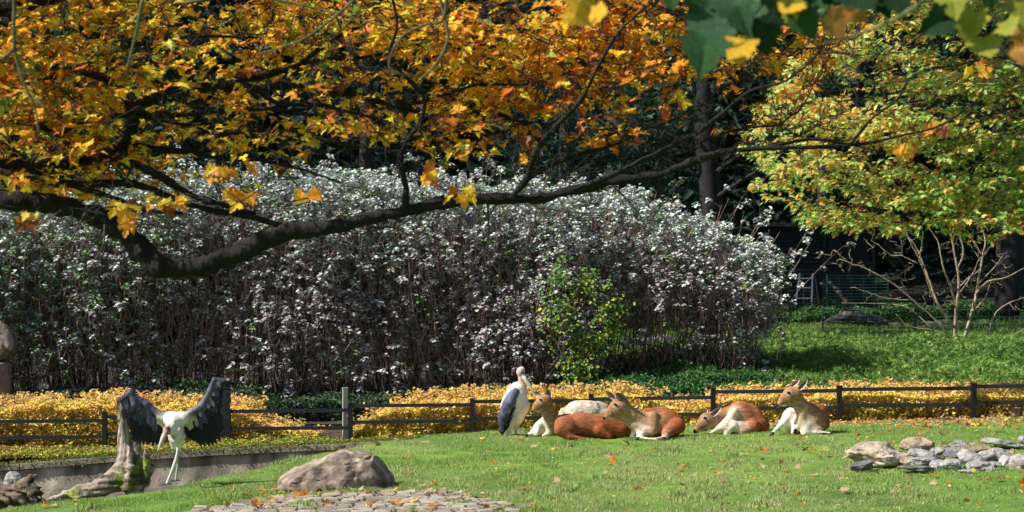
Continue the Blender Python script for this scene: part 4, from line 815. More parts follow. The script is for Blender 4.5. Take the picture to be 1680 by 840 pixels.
# ------------------------------------------------------------------ antelopes
TAN = np.array((0.43, 0.25, 0.135)); RUS = np.array((0.31, 0.115, 0.05)); DRUS = np.array((0.22, 0.065, 0.026)); CRM = np.array((0.80, 0.66, 0.50)); WHT = np.array((0.86, 0.81, 0.73)); GRYW = np.array((0.42, 0.36, 0.29)); BLK = np.array((0.02, 0.016, 0.014)); FACE = np.array((0.40, 0.19, 0.085))
class Ani:
    def __init__(s, ref, d, label, name='antelope', cat='antelope', group=None):
        s.d = d; x = (ref[0] - 840) * d / F; s.z0 = gz(x, d); s.dz = s.z0 - (CZ - (ref[1] - 420) * d / F)   # lift so that feet meet the ground
        s.root = empty(name, (x, d, s.z0), label, cat, group); s.o = np.array([x, d, s.z0]); s.sc = d / F
    def q(s, px, py, dy=0.0):  # picture position of a body point at this animal's distance, dy metres away from the viewer
        p = P(px, py, s.d); p[2] += s.dz; p[1] += dy; return p - s.o
    def cap(s, a, b, ra, rb, col, ys=1.0): return ('c', s.q(*a), s.q(*b), ra * s.sc, rb * s.sc, np.array(col), ys)
    def ell(s, c, r, deg, col, yaw=0): return ('e', s.q(*c), (r[0] * s.sc, r[1] * s.sc, r[2] * s.sc), math.radians(-deg), np.array(col), math.radians(yaw))
    def head(s, N, K, dyN=-0.10, dyK=0.0):
        N = s.q(N[0], N[1], dyN); K = s.q(K[0], K[1], dyK); L = np.linalg.norm(K - N); u = (K - N) / L; v = np.array([-u[2], 0, u[0]]); v = norm(v) * (1 if v[2] > 0 else -1); w = norm(np.cross(u, v))
        h = lambda a, b, c=0.0: N + u * L * a + v * L * b + w * L * c
        PR = [('c', h(.07, -.06), h(.36, -.05), .075 * L, .135 * L, FACE, 1.25), ('c', h(.36, -.04), h(.66, -.02), .15 * L, .225 * L, FACE * 0.95, 1.2),
              ('c', h(.10, -.11), h(.48, -.19), .05 * L, .13 * L, GRYW * 0.75, 1.25), ('c', h(.30, .02), h(.66, .10), .10 * L, .15 * L, FACE * 0.8, 1.15), ('c', h(.62, -.02), h(.86, -.04), .21 * L, .21 * L, TAN * 0.8, 1.1),
              ('c', h(.50, -.15), h(.72, -.20), .14 * L, .17 * L, TAN * 0.8, 1.15)]
        S = -1 if w[1] < 0 else 1
        paint = []
        for sg in (1, -1):
            paint.append((h(.57, .095, .19 * sg), (.105 * L, .10 * L, .085 * L), GRYW * 1.15, 0.7)); paint.append((h(.57, .10, .2 * sg), (.080 * L, .09 * L, .044 * L), BLK, 0.5))
        paint += [(h(.06, -.16), (.13 * L, .22 * L, .06 * L), WHT, 0.4), (h(.24, -.17), (.12 * L, .2 * L, .035 * L), WHT * .8, 0.5), (h(.015, -.02), (.11 * L, .24 * L, .075 * L), BLK, 0.25), (h(.10, -.115), (.13 * L, .2 * L, .013 * L), BLK, 0.4)]
        eyes = [h(.575, .10, .185 * sg) for sg in (1, -1)]
        return PR, paint, eyes, h, L
    def finish(s, prims, paint, eyes, L, ears, hooves=(), h=0.0115, k=46):
        me = body_mesh('body', prims, h, k, paint, disp=lambda G: 0.016 + 0.005 * fbm(G + s.o, 7, 2, 3))
        bo = obj('body', me, M_fur, s.root)
        for e in eyes: obj('eye', sphere_mesh('eye', 0.046 * L, sc=(1.35, 0.8, 0.85)), M_eye, s.root, e).rotation_euler = (0, 0.45, 0)
        for (bb, tt, w, face) in ears: obj('ear', ear_mesh(s.q(*bb), s.q(*tt), w * s.sc, face, (0.62, 0.47, 0.44), TAN * 1.1), M_fur, s.root)
        for (a, b, r) in hooves:
            q = Builder(); A, B = s.q(*a), s.q(*b); q.tube([A, A + (B - A) * 0.5, B], [r * s.sc * 0.8, r * s.sc, r * s.sc * 0.5], 8, (1, 1, 1)); V = np.concatenate(q.V); obj('hoof', mesh_np('hoof', V, q.F, q.S, None, True), M_hoof, s.root)
G_A = 'red antelopes resting on the lawn'
# C: the central one in profile
def ant_c():
    s = Ani((1090, 718), 27.3, 'russet antelope lying in full left profile at the centre, ears up, white chest showing', group=G_A)
    PR, pt, eyes, h, L = s.head((985.5, 682), (1027, 654), -0.12, 0.02); N = (0.44, 0.29, 0.17)
    PR += [s.cap((1019, 666, 0), (1040, 680, 0.04), 13, 12.5, TAN), s.cap((1040, 680, .04), (1062, 692, 0.10), 12.5, 19, TAN), s.cap((1012, 676, -.02), (1040, 696, 0), 7, 8, N), s.cap((1040, 694, 0), (1060, 704, 0.02), 8, 12, N), s.ell((1078, 697, .12), (33, 19, 20), 6, TAN * .6 + RUS * 0.5, 10), s.ell((1102, 695, .22), (26, 19, 22), 30, DRUS * 1.15, 15),
           s.cap((1062, 677, .30), (1092, 676, .32), 8.5, 10, RUS), s.cap((1092, 678, .3), (1113, 692, .24), 10, 13, RUS * .9), s.cap((1112, 697, .04), (1092, 708, -.08), 15, 9, DRUS * 1.25), s.cap((1072, 682, .05), (1070, 704, -.05), 11, 9, TAN * .85), s.cap((1092, 713, -.14), (1068, 716, -.16), 4, 2.8, CRM), s.cap((1049, 702, -.02), (1050, 714, -.05), 7, 6, WHT), s.cap((1060, 703, -.05), (1046, 714, -.12), 7, 4, WHT * .92), s.cap((1046, 714, -.14), (1076, 717, -.2), 3.6, 2.6, CRM), s.cap((1036, 714, .02), (1044, 703, .05), 4.5, 8, WHT)]
    ears = [((1026, 655, -.07), (1009, 641, -.14), 7.0, (-0.35, -0.9, 0.0)), ((1010, 654, .08), (994, 639, .08), 5.0, (-0.6, -0.8, 0.1))]
    s.finish(PR, pt, eyes, L, ears, [((1047, 714, -.15), (1040, 717, -.16), 3.2), ((1090, 714.5, -.18), (1080, 717, -.19), 3.0)])
def ant_a():
    s = Ani((895, 722), 28.3, 'young looking antelope with cream chest beside the standing stork, head raised to the left', group=G_A)
    PR, pt, eyes, h, L = s.head((868, 680), (901, 656), -0.14, 0.0)
    PR += [s.cap((896, 668, 0), (904, 688, .06), 10.5, 10.5, TAN * 0.85), s.cap((904, 688, .06), (910, 712, .12), 10.5, 15, TAN * 0.85), s.cap((892, 684, 0), (903, 712, .0), 5, 6, (0.46, 0.33, 0.22)), s.ell((891, 712, .16), (24, 17, 14), -38, CRM), s.cap((892, 699, .1), (874, 716, .02), 9, 6, CRM), s.cap((880, 715, 0), (862, 720.5, -.05), 6, 3.4, WHT), s.cap((884, 706, .03), (880, 718, -.02), 8, 6, WHT), s.ell((935, 708, .45), (38, 22, 20), 0, RUS), s.cap((902, 717, .0), (892, 721, -.05), 6, 4, CRM)]
    ears = [((901, 659, -.05), (898, 643.5, -.06), 5.4, (0.0, -1, 0.0)), ((889, 656, .09), (876, 650, .12), 4, (-0.3, -0.9, 0.3))]
    s.finish(PR, pt, eyes, L, ears, [((866, 719, -.07), (860, 721, -.08), 3)])
def ant_b():
    s = Ani((970, 721), 27.6, 'deep russet antelope lying with its back turned, head hidden behind the central antelope', group=G_A)
    PR = [s.ell((930, 703, .05), (24, 20, 19), 36, RUS * 1.0), s.ell((958, 699, .14), (34, 20, 22), 4, RUS * .95), s.ell((992, 701, .14), (36, 20, 22), -4, DRUS * 1.3), s.ell((1018, 705, .14), (24, 18, 18), -18, DRUS * 1.25), s.cap((920, 706, -.05), (932, 717, -.10), 12, 6, RUS * .8), s.cap((936, 716, -.12), (962, 719, -.14), 5, 4, DRUS), s.cap((938, 688, .12), (1006, 690, .2), 7.5, 7, RUS * 1.2), s.cap((985, 706, -.02), (1000, 716, -.05), 11, 7, DRUS * 1.15),
          s.cap((1020, 704, .2), (1052, 706, .52), 12, 10, TAN), s.cap((1052, 706, .52), (1075, 712, .68), 9, 5, FACE)]
    s.finish(PR, [], [], 0.3, [((1056, 700, .55), (1066, 694, .62), 4, (-.3, .8, .3))], [])
def ant_d():
    s = Ani((1205, 712), 27.7, 'curled antelope with its chin down on the grass and its russet rump raised', group=G_A)
    PR, pt, eyes, h, L = s.head((1134, 707), (1172, 679), -0.10, 0.06)
    PR += [s.cap((1165, 690, .06), (1188, 686, .25), 12, 12, TAN), s.cap((1188, 683, .25), (1205, 682, .42), 11, 15, RUS * 0.9), s.cap((1172, 699, .05), (1196, 702, .2), 8, 12, TAN), s.ell((1222, 687, .22), (31, 22, 24), 52, RUS, 0), s.ell((1243, 692, .24), (17, 18, 24), -30, DRUS * 1.35), s.cap((1226, 669, .2), (1240, 674, .25), 8, 9, RUS * 1.15), s.cap((1240, 676, .2), (1257, 700, .12), 9, 9, RUS * .8), s.cap((1204, 678, .05), (1188, 700, -.05), 10, 9, CRM), s.cap((1188, 698, -.05), (1162, 711, -.14), 8, 3.5, CRM), s.cap((1202, 698, -.06), (1190, 711, -.10), 9, 6, WHT), s.ell((1213, 702, .0), (15, 12, 12), 20, CRM * .92), s.cap((1236, 700, .02), (1215, 710, -.05), 13, 7, DRUS * 1.3), s.cap((1250, 700, .1), (1258, 708, .05), 12, 6, DRUS)]
    ears = [((1166, 683, -.05), (1183, 667, -.03), 4.6, (0.2, -1, 0.2)), ((1155, 680, .1), (1163, 673, .14), 3.6, (0, -1, 0.3))]
    s.finish(PR, pt, eyes, L, ears, [((1163, 711, -.15), (1156, 713.5, -.17), 3)])
def ant_e():
    s = Ani((1320, 710), 27.2, 'rightmost antelope sitting tall by a fence post with white belly and ears laid back', group=G_A)
    PR, pt, eyes, h, L = s.head((1268.5, 660.5), (1310, 635), -0.10, 0.03)
    PR += [s.cap((1306, 646, .03), (1318, 666, .06), 12, 12.5, TAN), s.cap((1318, 666, .06), (1334, 688, .12), 12.5, 18, TAN * 1.05), s.cap((1302, 655, 0), (1315, 682, .0), 6.5, 7, (0.46, 0.32, 0.2)), s.cap((1315, 682, 0), (1322, 700, -.02), 7, 8, (0.62, 0.48, 0.36)), s.ell((1342, 683, .2), (23, 19, 24), 34, RUS, 10), s.cap((1336, 664, .2), (1356, 676, .28), 10, 12, RUS), s.ell((1350, 692, .2), (17, 17, 15), 20, RUS * 0.85), s.ell((1305, 690, .22), (22, 15, 22), -18, WHT), s.cap((1300, 676, .2), (1286, 692, .1), 10, 7, WHT), s.cap((1286, 692, .1), (1267, 707, -.02), 6.5, 3.2, WHT), s.cap((1310, 694, .05), (1300, 706, -.04), 12, 5, CRM), s.cap((1325, 694, 0), (1318, 707, -.06), 9, 5, WHT), s.cap((1318, 706, -.06), (1360, 707, -.06), 5, 4, WHT), s.ell((1335, 700, .02), (18, 10, 8), 5, TAN * 1.1)]
    ears = [((1309, 636, -.05), (1325, 618.5, -.03), 4.6, (0.1, -1, 0.15)), ((1301, 631, .09), (1314, 620, .12), 3.8, (0, -0.9, 0.4))]
    s.finish(PR, pt + [(s.q(1304, 704, -.06), (.035, .07, .05), BLK, .3), (s.q(1350, 707.5, -.1), (.09, .05, .018), BLK, .4)], eyes, L, ears, [((1269, 706.5, -.03), (1262, 710, -.05), 2.8), ((1356, 708, -.1), (1364, 709, -.1), 2.6)])
for f in (ant_c, ant_a, ant_b, ant_d, ant_e): f()

# ------------------------------------------------------------------ storks
DGY = np.array((0.013, 0.013, 0.026)); BGY = np.array((0.085, 0.09, 0.145)); PINK = np.array((0.62, 0.36, 0.30)); BILL = np.array((0.50, 0.46, 0.38)); LEGW = np.array((0.62, 0.60, 0.56))
def feather_unit():
    V = []; nu = 7; 
    for i in range(nu):
        u = i / (nu - 1); w = 0.5 * (0.55 + 0.45 * math.sin(u * 2.2)) * (1 if u < 0.85 else math.sqrt(max(0.02, 1 - ((u - 0.85) / 0.15) ** 2)))
        for v in (-1, 0, 1): V.append((u, v * w, 0.10 * (1 - abs(v)) - 0.12 * u * u))
    Q = [(i * 3 + j, i * 3 + j + 1, i * 3 + j + 4, i * 3 + j + 3) for i in range(nu - 1) for j in (0, 1)]
    return np.array(V, float), Q
FV, FQ = feather_unit(); feather_cache = {}
def feather(parent, key, col, a, b, width, nr):
    if key not in feather_cache:
        c = np.tile(col, (len(FV), 1)); c[np.arange(len(FV)) % 3 == 1] *= 0.75; me = mesh_np('feather', FV, np.array(FQ), np.full(len(FQ), 4), c, True); me.materials.append(M_feather); feather_cache[key] = me
    o = bpy.data.objects.new('feather', feather_cache[key]); COL.objects.link(o); o.parent = parent; a, b = np.array(a), np.array(b); L = np.linalg.norm(b - a); x = (b - a) / L; n = np.array(nr, float); y = norm(np.cross(n, x)); z = np.cross(x, y)
    M = Matrix.Identity(4)
    for i in range(3): M[i][0] = float(x[i] * L); M[i][1] = float(y[i] * width); M[i][2] = float(z[i] * width * 0.6); M[i][3] = float(a[i])
    o.matrix_local = M; return o
def poly_at(pts, t):
    pts = np.array(pts, float); seg = np.linalg.norm(np.diff(pts[:, :2], axis=0), axis=1); c = np.concatenate([[0], np.cumsum(seg)]) / seg.sum(); return np.array([np.interp(t, c, pts[:, k]) for k in range(pts.shape[1])])
def stork_spread():
    d = 23.0; s = Ani((272, 797), d, 'stork standing on one leg with both black wings spread wide before the dead stump', 'stork', 'bird')
    s.dz = 0
    x, y = s.o[0], s.o[1]
    PR = [s.ell((286, 703, .05), (14, 14, 24), -4, WHT * .75, 0), s.cap((276, 687, .06), (299, 687, .06), 11, 11, WHT * .85), s.cap((285, 694, -.02), (280, 704, -.12), 9, 7, WHT * .95), s.cap((292, 720, .05), (294, 731, .05), 11, 5, WHT), s.cap((283, 720, .12), (282, 735, .14), 8, 4, WHT * .9), s.ell((292, 712, -.05), (9, 8, 15), 0, np.array((.7, .62, .52))), s.cap((286, 722, .1), (288, 734, .2), 9, 5, WHT)]
    obj('body', body_mesh('body', PR, 0.0095, 55, [(s.q(285, 716, -.14), (.05, .06, .03), (.35, .2, .14), .5)], disp=lambda G: 0.006 * fbm(G, 22, 2, 3)), M_feather, s.root)
    HD = [s.ell((278, 704, -.16), (6.5, 6.5, 7.5), -15, (0.30, 0.20, 0.18)), s.cap((277, 707, -.19), (275, 712, -.22), 4.5, 4, (0.42, 0.30, 0.25)), s.cap((281, 700, -.10), (283, 696, -.04), 6, 8, (0.62, 0.52, 0.46))]
    obj('head', body_mesh('head', HD, 0.005, 110, [(s.q(281, 700, -.2), (.03, .04, .02), (.05, .04, .04), .5)], disp=lambda G: 0.003 * fbm(G, 40, 2, 3)), M_skin, s.root)
    q = Builder(); A, B = s.q(275.5, 710, -.22), s.q(265.5, 738, -.30); u = np.linspace(0, 1, 6)[:, None]; q.tube(A + (B - A) * u, np.array([4.6, 4.2, 3.5, 2.6, 1.6, .5]) * s.sc, 9, BILL); q2 = Builder(); V = np.concatenate(q.V); obj('bill', mesh_np('bill', V, q.F, q.S, np.tile(BILL, (len(V), 1)), True), M_skin, s.root)
    for sg in (-1, 1): obj('eye', sphere_mesh('eye', 0.009), M_eye, s.root, s.q(278 + sg * 4.6, 704, -.20))
    def leg(pts, rad, colr, toes):
        L_ = [s.q(*p) for p in pts]; c = catmull(L_, 5); r = np.interp(np.linspace(0, len(pts) - 1, len(c)), range(len(pts)), rad) * s.sc; q = Builder(); q.tube(c, r, 8, colr)
        f = L_[-1]
        if toes:
            for dx, dy in ((-.10, -.03), (-.07, -.10), (.02, -.11), (.06, .05)): q.tube([f, f + [dx * .5, dy * .5, .008], f + [dx, dy, -.006]], [.010, .009, .005], 6, (0.12, 0.11, 0.10))
        V = np.concatenate(q.V); obj('leg', mesh_np('leg', V, q.F, q.S, np.concatenate(q.C), True), M_skin, s.root)
    zf = (s.z0 + 0.012 - s.o[2])
    leg([(293, 728, .05), (290, 745, .04), (285.5, 763, .03), (279, 779, .03), (273, 795, .02)], [4.5, 2.3, 3.2, 2.2, 2.4], LEGW, True)
    leg([(283, 732, .16), (284, 748, .22), (285, 764, .30), (283, 778, .30), (282, 793, .26)], [3, 2, 2.6, 1.8, 2], LEGW * 0.55, True)  # far leg: its dim shade is put into a darker leg colour
    # wings
    def wing(arm, roots, tips, n, cov, nr, wfac, inner_white):
        w = obj('wing', body_mesh('wing', [s.cap(a, b, ra, rb, col) for a, b, ra, rb, col in arm], 0.008, 70, disp=lambda G: 0.003 * fbm(G, 30, 2, 2)), M_feather, s.root)
        for i in range(n):
            t = i / (n - 1); a = poly_at(roots, t); b = poly_at(tips, t); j = 0.004 * i; jj = rng.normal(size=3) * [.7, .9, .004]
            feather(w, 'k%d' % (i % 3), [DGY * .55, DGY * .8, DGY * .4][i % 3], s.q(a[0], a[1], a[2] + j), s.q(b[0] + jj[0], b[1] + jj[1], b[2] + j + jj[2]), wfac * s.sc, nr)
        for row, (f0, f1, wd, cols, dyo) in enumerate(cov):
            m = int(n * 1.1)
            for i in range(m):
                t = i / (m - 1); a = poly_at(roots, t); b = poly_at(tips, t); p = a + (b - a) * f0; e = a + (b - a) * (f1 + 0.05 * rng.normal()); cc = cols[rng.integers(len(cols))]
                if inner_white and t > 0.84 and row > 0: cc = 'w'
                if inner_white and t > 0.9: cc = 'w'
                feather(w, 'c' + cc, {'g': BGY, 'd': DGY * 1.5, 'l': BGY * 1.7, 'w': WHT * .9, 'm': BGY * .7, 's': np.array((.40, .42, .45))}[cc], s.q(p[0], p[1], p[2] - dyo + .003 * i), s.q(e[0], e[1], e[2] - dyo + .003 * i), wd * s.sc, nr)
    wing([((266, 684, .06), (240, 664, .04), 6, 5, BGY), ((240, 664, .04), (214, 645, .02), 5, 4.5, BGY), ((214, 645, .02), (197, 658, .0), 4.5, 2.6, DGY * 1.6), ((214, 644, .02), (221, 664, .0), 4, 6, BGY * .8), ((272, 688, .05), (262, 684, .06), 7, 6, WHT)],
         [(199, 654, .02), (206, 648, .02), (215, 648, .03), (228, 658, .05), (244, 670, .06), (266, 686, .08)], [(212, 690, 0), (215, 708, 0), (219, 726, .02), (232, 731, .05), (250, 734, .08), (270, 722, .10)], 19,
         [(0.0, 0.55, 6.5, ['m', 'd', 'g'], .012), (0.0, 0.40, 5.5, ['g', 'm', 'd', 'l'], .024), (-.04, 0.18, 5.5, ['g', 'm', 'l'], .036)], (0.15, -1, 0.1), 9.5, True)
    wing([((298, 686, .06), (330, 667, .05), 6.5, 5.5, BGY), ((330, 667, .05), (344, 642, .04), 5.5, 4.5, BGY * 1.2), ((344, 642, .04), (351, 624, .03), 4.5, 4, BGY), ((351, 624, .03), (371, 622, .02), 4, 2, DGY * 2), ((295, 688, .05), (305, 684, .06), 7, 6, WHT)],
         [(374, 621, .02), (362, 622, .02), (352, 626, .03), (346, 642, .04), (332, 667, .06), (318, 678, .07), (300, 690, .08)], [(374, 640, .0), (377, 664, 0), (375, 690, .01), (368, 716, .03), (352, 732, .05), (328, 737, .08), (308, 722, .10)], 21,
         [(0.0, 0.42, 6.5, ['m', 'd', 'd'], .012), (0.0, 0.28, 5.5, ['g', 'd', 's', 'm'], .024), (-.04, 0.14, 5.5, ['g', 'l', 's'], .036)], (-0.15, -1, 0.1), 10, True)
stork_spread()
def stork_stand():
    s = Ani((835, 724), 28.6, 'stork standing hunched beside the antelopes with folded grey wing and long pale bill', 'stork', 'bird')
    PR = [s.ell((842, 668, .0), (18, 17, 34), 24, WHT), s.cap((848, 648, -.02), (846, 662, 0), 12, 16, WHT), s.cap((854, 655, -.03), (858, 675, -.02), 8, 10, np.array((.78, .62, .54))), s.cap((857, 676, -.02), (848, 696, 0), 11, 10, np.array((.84, .68, .48))), s.cap((846, 690, .0), (834, 708, .0), 12, 8, CRM), s.cap((853, 690, .06), (850, 705, .06), 7, 4, WHT), s.cap((838, 700, -.03), (834, 722, -.03), 6, 2.6, WHT * .95), s.cap((848, 698, .07), (846, 722, .06), 5, 2.4, np.array((.6, .56, .52)))]
    obj('body', body_mesh('body', PR, 0.011, 55, [], disp=lambda G: 0.006 * fbm(G, 22, 2, 3)), M_feather, s.root)
    HD = [s.cap((856, 642, -.03), (856, 626, -.04), 6, 5.5, PINK * 1.1), s.ell((854, 619.5, -.05), (7, 6, 7.5), -15, PINK * 1.05), s.ell((855, 615, -.05), (6, 5.5, 4.5), -10, (.72, .66, .62)), s.cap((858, 640, -.04), (862, 654, -.05), 5, 4, (.72, .55, .50))]
    obj('head', body_mesh('head', HD, 0.006, 100, [(s.q(858, 620, -.12), (.035, .04, .025), (.16, .13, .14), .5), (s.q(861, 627, -.09), (.02, .05, .03), (.2, .16, .16), .5)], disp=lambda G: 0.003 * fbm(G, 40, 2, 3)), M_skin, s.root)
    obj('eye', sphere_mesh('eye', 0.010), M_eye, s.root, s.q(857.5, 620, -.107)); obj('eye', sphere_mesh('eye', 0.010), M_eye, s.root, s.q(857.5, 620, .01))
    q = Builder(); A, B = s.q(857, 624, -.06), s.q(880, 657, -.10); u = np.linspace(0, 1, 6)[:, None]; q.tube(A + (B - A) * u, np.array([4.2, 4.2, 3.6, 2.8, 1.8, .5]) * s.sc, 9, (.68, .60, .54)); V = np.concatenate(q.V); obj('bill', mesh_np('bill', V, q.F, q.S, np.concatenate(q.C), True), M_skin, s.root)
    for px, dy in ((834, -.03), (846, .06)):
        q = Builder(); f = s.q(px, 722, dy); f[2] = 0.012
        for dx, ddy in ((.10, -.03), (.06, -.09), (-.03, -.09), (-.07, .03)): q.tube([f, f + [dx * .5, ddy * .5, .008], f + [dx, ddy, -.004]], [.011, .009, .005], 6, (.15, .14, .13))
        V = np.concatenate(q.V); obj('foot', mesh_np('foot', V, q.F, q.S, np.concatenate(q.C), True), M_skin, s.root)
    w = obj('wing', body_mesh('wing', [s.ell((834, 676, -.12), (12, 6, 32), 24, BGY), s.cap((846, 652, -.10), (838, 668, -.13), 8, 9, BGY * 1.15), s.cap((828, 692, -.12), (822, 716, -.08), 8, 3.5, DGY * 1.4)], 0.010, 60, disp=lambda G: 0.004 * fbm(G * [1, 1, .5], 30, 2, 2)), M_feather, s.root)
    for i in range(13):
        t = i / 12; a = poly_at([(851, 652, -.13), (849, 668, -.15), (842, 684, -.15), (832, 700, -.13)], t); b = poly_at([(847, 676, -.15), (841, 694, -.15), (833, 712, -.13), (822, 724, -.09)], t)
        feather(w, 'k%d' % (i % 3), DGY, s.q(a[0] - 2, a[1] - 4, a[2] - .01 - .002 * i), s.q(b[0], b[1], b[2] - .01 - .002 * i), 3.6 * s.sc, (.3, -1, .1))
        feather(w, 'cw', WHT * .9, s.q(a[0] + .4, a[1] + 2, a[2] - .006 - .002 * i), s.q(b[0] + 1.6, b[1] + .5, b[2] - .006 - .002 * i), 1.5 * s.sc, (.3, -1, .1))
    for i in range(26):
        t = rng.random(); u = rng.random(); a = poly_at([(846, 646, -.15), (836, 660, -.17), (826, 682, -.17), (821, 702, -.14)], t)
        feather(w, 'cg' if i % 3 else 'cl', BGY, s.q(a[0] + 6 * u, a[1] + 4 * u, a[2] - .006), s.q(a[0] - 2 + 6 * u, a[1] + 17, a[2] - .012), 5 * s.sc, (.1, -1, .1))
stork_stand()

# ------------------------------------------------------------------ rocks
def rock(c, size, seed, ncut=9, name='rock', rot=0.0, flat=0.25, res=30, rough=0.05, round_=0.0, tilt=0.0):
    """angular block: rounded intersection of half-spaces with fractured relief; size = full extents"""
    r = np.random.default_rng(seed); size = np.array(size) / 2; h = 2.5 / res; ax = np.arange(-1.25, 1.2501, h); G = np.stack(np.meshgrid(ax, ax, ax, indexing='ij'), -1)
    d = np.linalg.norm(G, axis=-1) - 1.05
    for k in range(ncut):
        n = norm(r.normal(size=3) * [1, 1, 0.9]); d = np.maximum(d, G @ n - (0.62 + 0.25 * r.random()) - round_)
    crk = np.abs(fbm(G * [1, 1, 1.6] + seed * 1.7, 2.1, 2, 13)); d = d + 0.10 * np.exp(-crk / 0.05) * (rough > 0) + rough * fbm(G + seed, 1.8, 4, seed % 50) * 1.9 + rough * 0.5 * np.abs(fbm(G * [1, 1, 2.5] + seed, 4.0, 2, 7))
    V, Q = net(d, np.array([-1.25] * 3), h); V = V / np.maximum(np.abs(V).max(0), 1e-6) * size
    ca, sa = math.cos(tilt), math.sin(tilt); V = V @ np.array([[ca, 0, -sa], [0, 1, 0], [sa, 0, ca]]); ca, sa = math.cos(rot), math.sin(rot); V = V @ np.array([[ca, -sa, 0], [sa, ca, 0], [0, 0, 1]]).T
    return V, Q
def rock_obj(name, label, px, py, w, hgt, d, col, seed, cat='rock', group=None, tilt=0.0, deep=0.8, sink=0.15, res=30, moss=0.0, ncut=9, rough=0.05, dark=None, round_=0.0):
    sc = d / F; W_, H_ = w * sc, hgt * sc; c = P(px, py, d)
    V, Q = rock((0, 0, 0), (W_, max(W_ * deep, H_), H_ * (1 + sink)), seed, ncut=ncut, tilt=tilt, res=res, rough=rough, round_=round_)
    z = V[:, 2]; n1 = fbm(V + seed, 6 / max(W_, .2) * .5, 4, 3)[:, None]; C = np.array(col) * (1 + 0.35 * n1 + 0.2 * fbm(V + seed, 40, 2, 5)[:, None])
    if dark is not None: m = sstep(0.0, 0.5, fbm(V + seed, 5, 3, 9))[:, None]; C = C * (1 - m) + np.array(dark) * m
    if moss: m = (sstep(-0.1, 0.5, fbm(V + seed, 6, 3, 33)) * sstep(-0.2 * H_, 0.4 * H_, z) * moss)[:, None]; C = C * (1 - m) + np.array((0.13, 0.15, 0.06)) * m
    o = obj(name, mesh_np(name, V, Q, np.full(len(Q), 4), np.clip(C, 0.01, .9), True), M_stone, None, (c[0], c[1] + W_ * deep * 0.3, c[2] - H_ * sink * 0.4)); tag(o, label, cat, group); return o
# the big boulder: several facets welded in one solid
def boulder():
    d = 21.9; root_p = P(545, 808, d); sc = d / F
    q = lambda px, py, dy=0.0: P(px, py, d) + [0, dy, 0] - root_p
    PR = [('e', q(520, 800, .42), (.60, .50, .28), math.radians(-14), np.array((.30, .25, .235))), ('e', q(572, 790, .42), (.50, .44, .36), math.radians(6), np.array((.27, .235, .225))), ('e', q(612, 802, .40), (.28, .36, .24), math.radians(25), np.array((.24, .21, .20))), ('e', q(480, 808, .35), (.26, .28, .13), 0, np.array((.32, .25, .225))), ('e', q(560, 775, .50), (.26, .28, .18), 0, np.array((.36, .32, .30)))]
    def disp(G):
        ridg = 1 - np.abs(fbm(G * [1, 1, 1.3] + 3.3, 2.2, 3, 17)); return -0.055 * ridg + 0.05 + 0.035 * fbm(G, 4, 4, 8) + 0.022 * np.exp(-np.abs(fbm(G * [.7, .7, 2.2] + 9.1, 2.4, 2, 91)) / .04) + 0.02 * np.abs(fbm(G * [.6, .6, 2.5], 6, 2, 5)) 
    def cut(G):
        n1 = norm(np.array([0.25, -1, 0.28])); n2 = norm(np.array([1, -.35, .75])); n3 = norm(np.array([-.55, -.2, 1])); n4 = norm(np.array([-.8, -.8, .5]))
        c0 = q(575, 780, .02); return np.maximum.reduce([(G - q(590, 790, .04)) @ n1, (G - q(640, 800, .3)) @ n2, (G - q(540, 749, .3)) @ n3, (G - q(470, 790, .1)) @ n4]) + 0.02 * fbm(G, 5, 3, 61)
    me = body_mesh('boulder', PR, 0.014, 26, [], disp, cut); me.materials.append(mat_attr('boulder_stone', 0.9, 0.5, 7, bump=1.0, bscale=11))
    V = np.empty(len(me.vertices) * 3, np.float32); me.vertices.foreach_get('co', V); V = V.reshape(-1, 3); n1 = fbm(V, 3, 4, 2)[:, None]; n2 = fbm(V, 14, 3, 6)[:, None]
    C = np.array((.20, .16, .13)) * (1 + .45 * n1 + .4 * n2); pk = sstep(.3, 1, -V[:, 0] * 1.1 + .2 * fbm(V, 4, 2, 4))[:, None]; C = C * (1 - pk * .5) + np.array((.32, .22, .18)) * pk * .5
    tn = (sstep(.25, .42, V[:, 2]) * sstep(-.1, .3, fbm(V, 5, 3, 14)))[:, None]; C = C * (1 - tn * .6) + np.array((.42, .34, .22)) * tn * .6
    a = me.color_attributes['Col']; c4 = np.ones((len(V), 4), np.float32); c4[:, :3] = np.clip(C, .02, .9); a.data.foreach_set('color', c4.ravel())
    o = obj('boulder', me, None, None, root_p); tag(o, 'large weathered brown grey boulder resting on the cobbled patch in the foreground', 'boulder')
boulder()
PALE, GRY, DK, TN = (0.40, 0.33, 0.26), (0.29, 0.28, 0.265), (0.13, 0.13, 0.135), (0.28, 0.215, 0.155)
def zat(px, py): return on_lawn(px, py)[1]
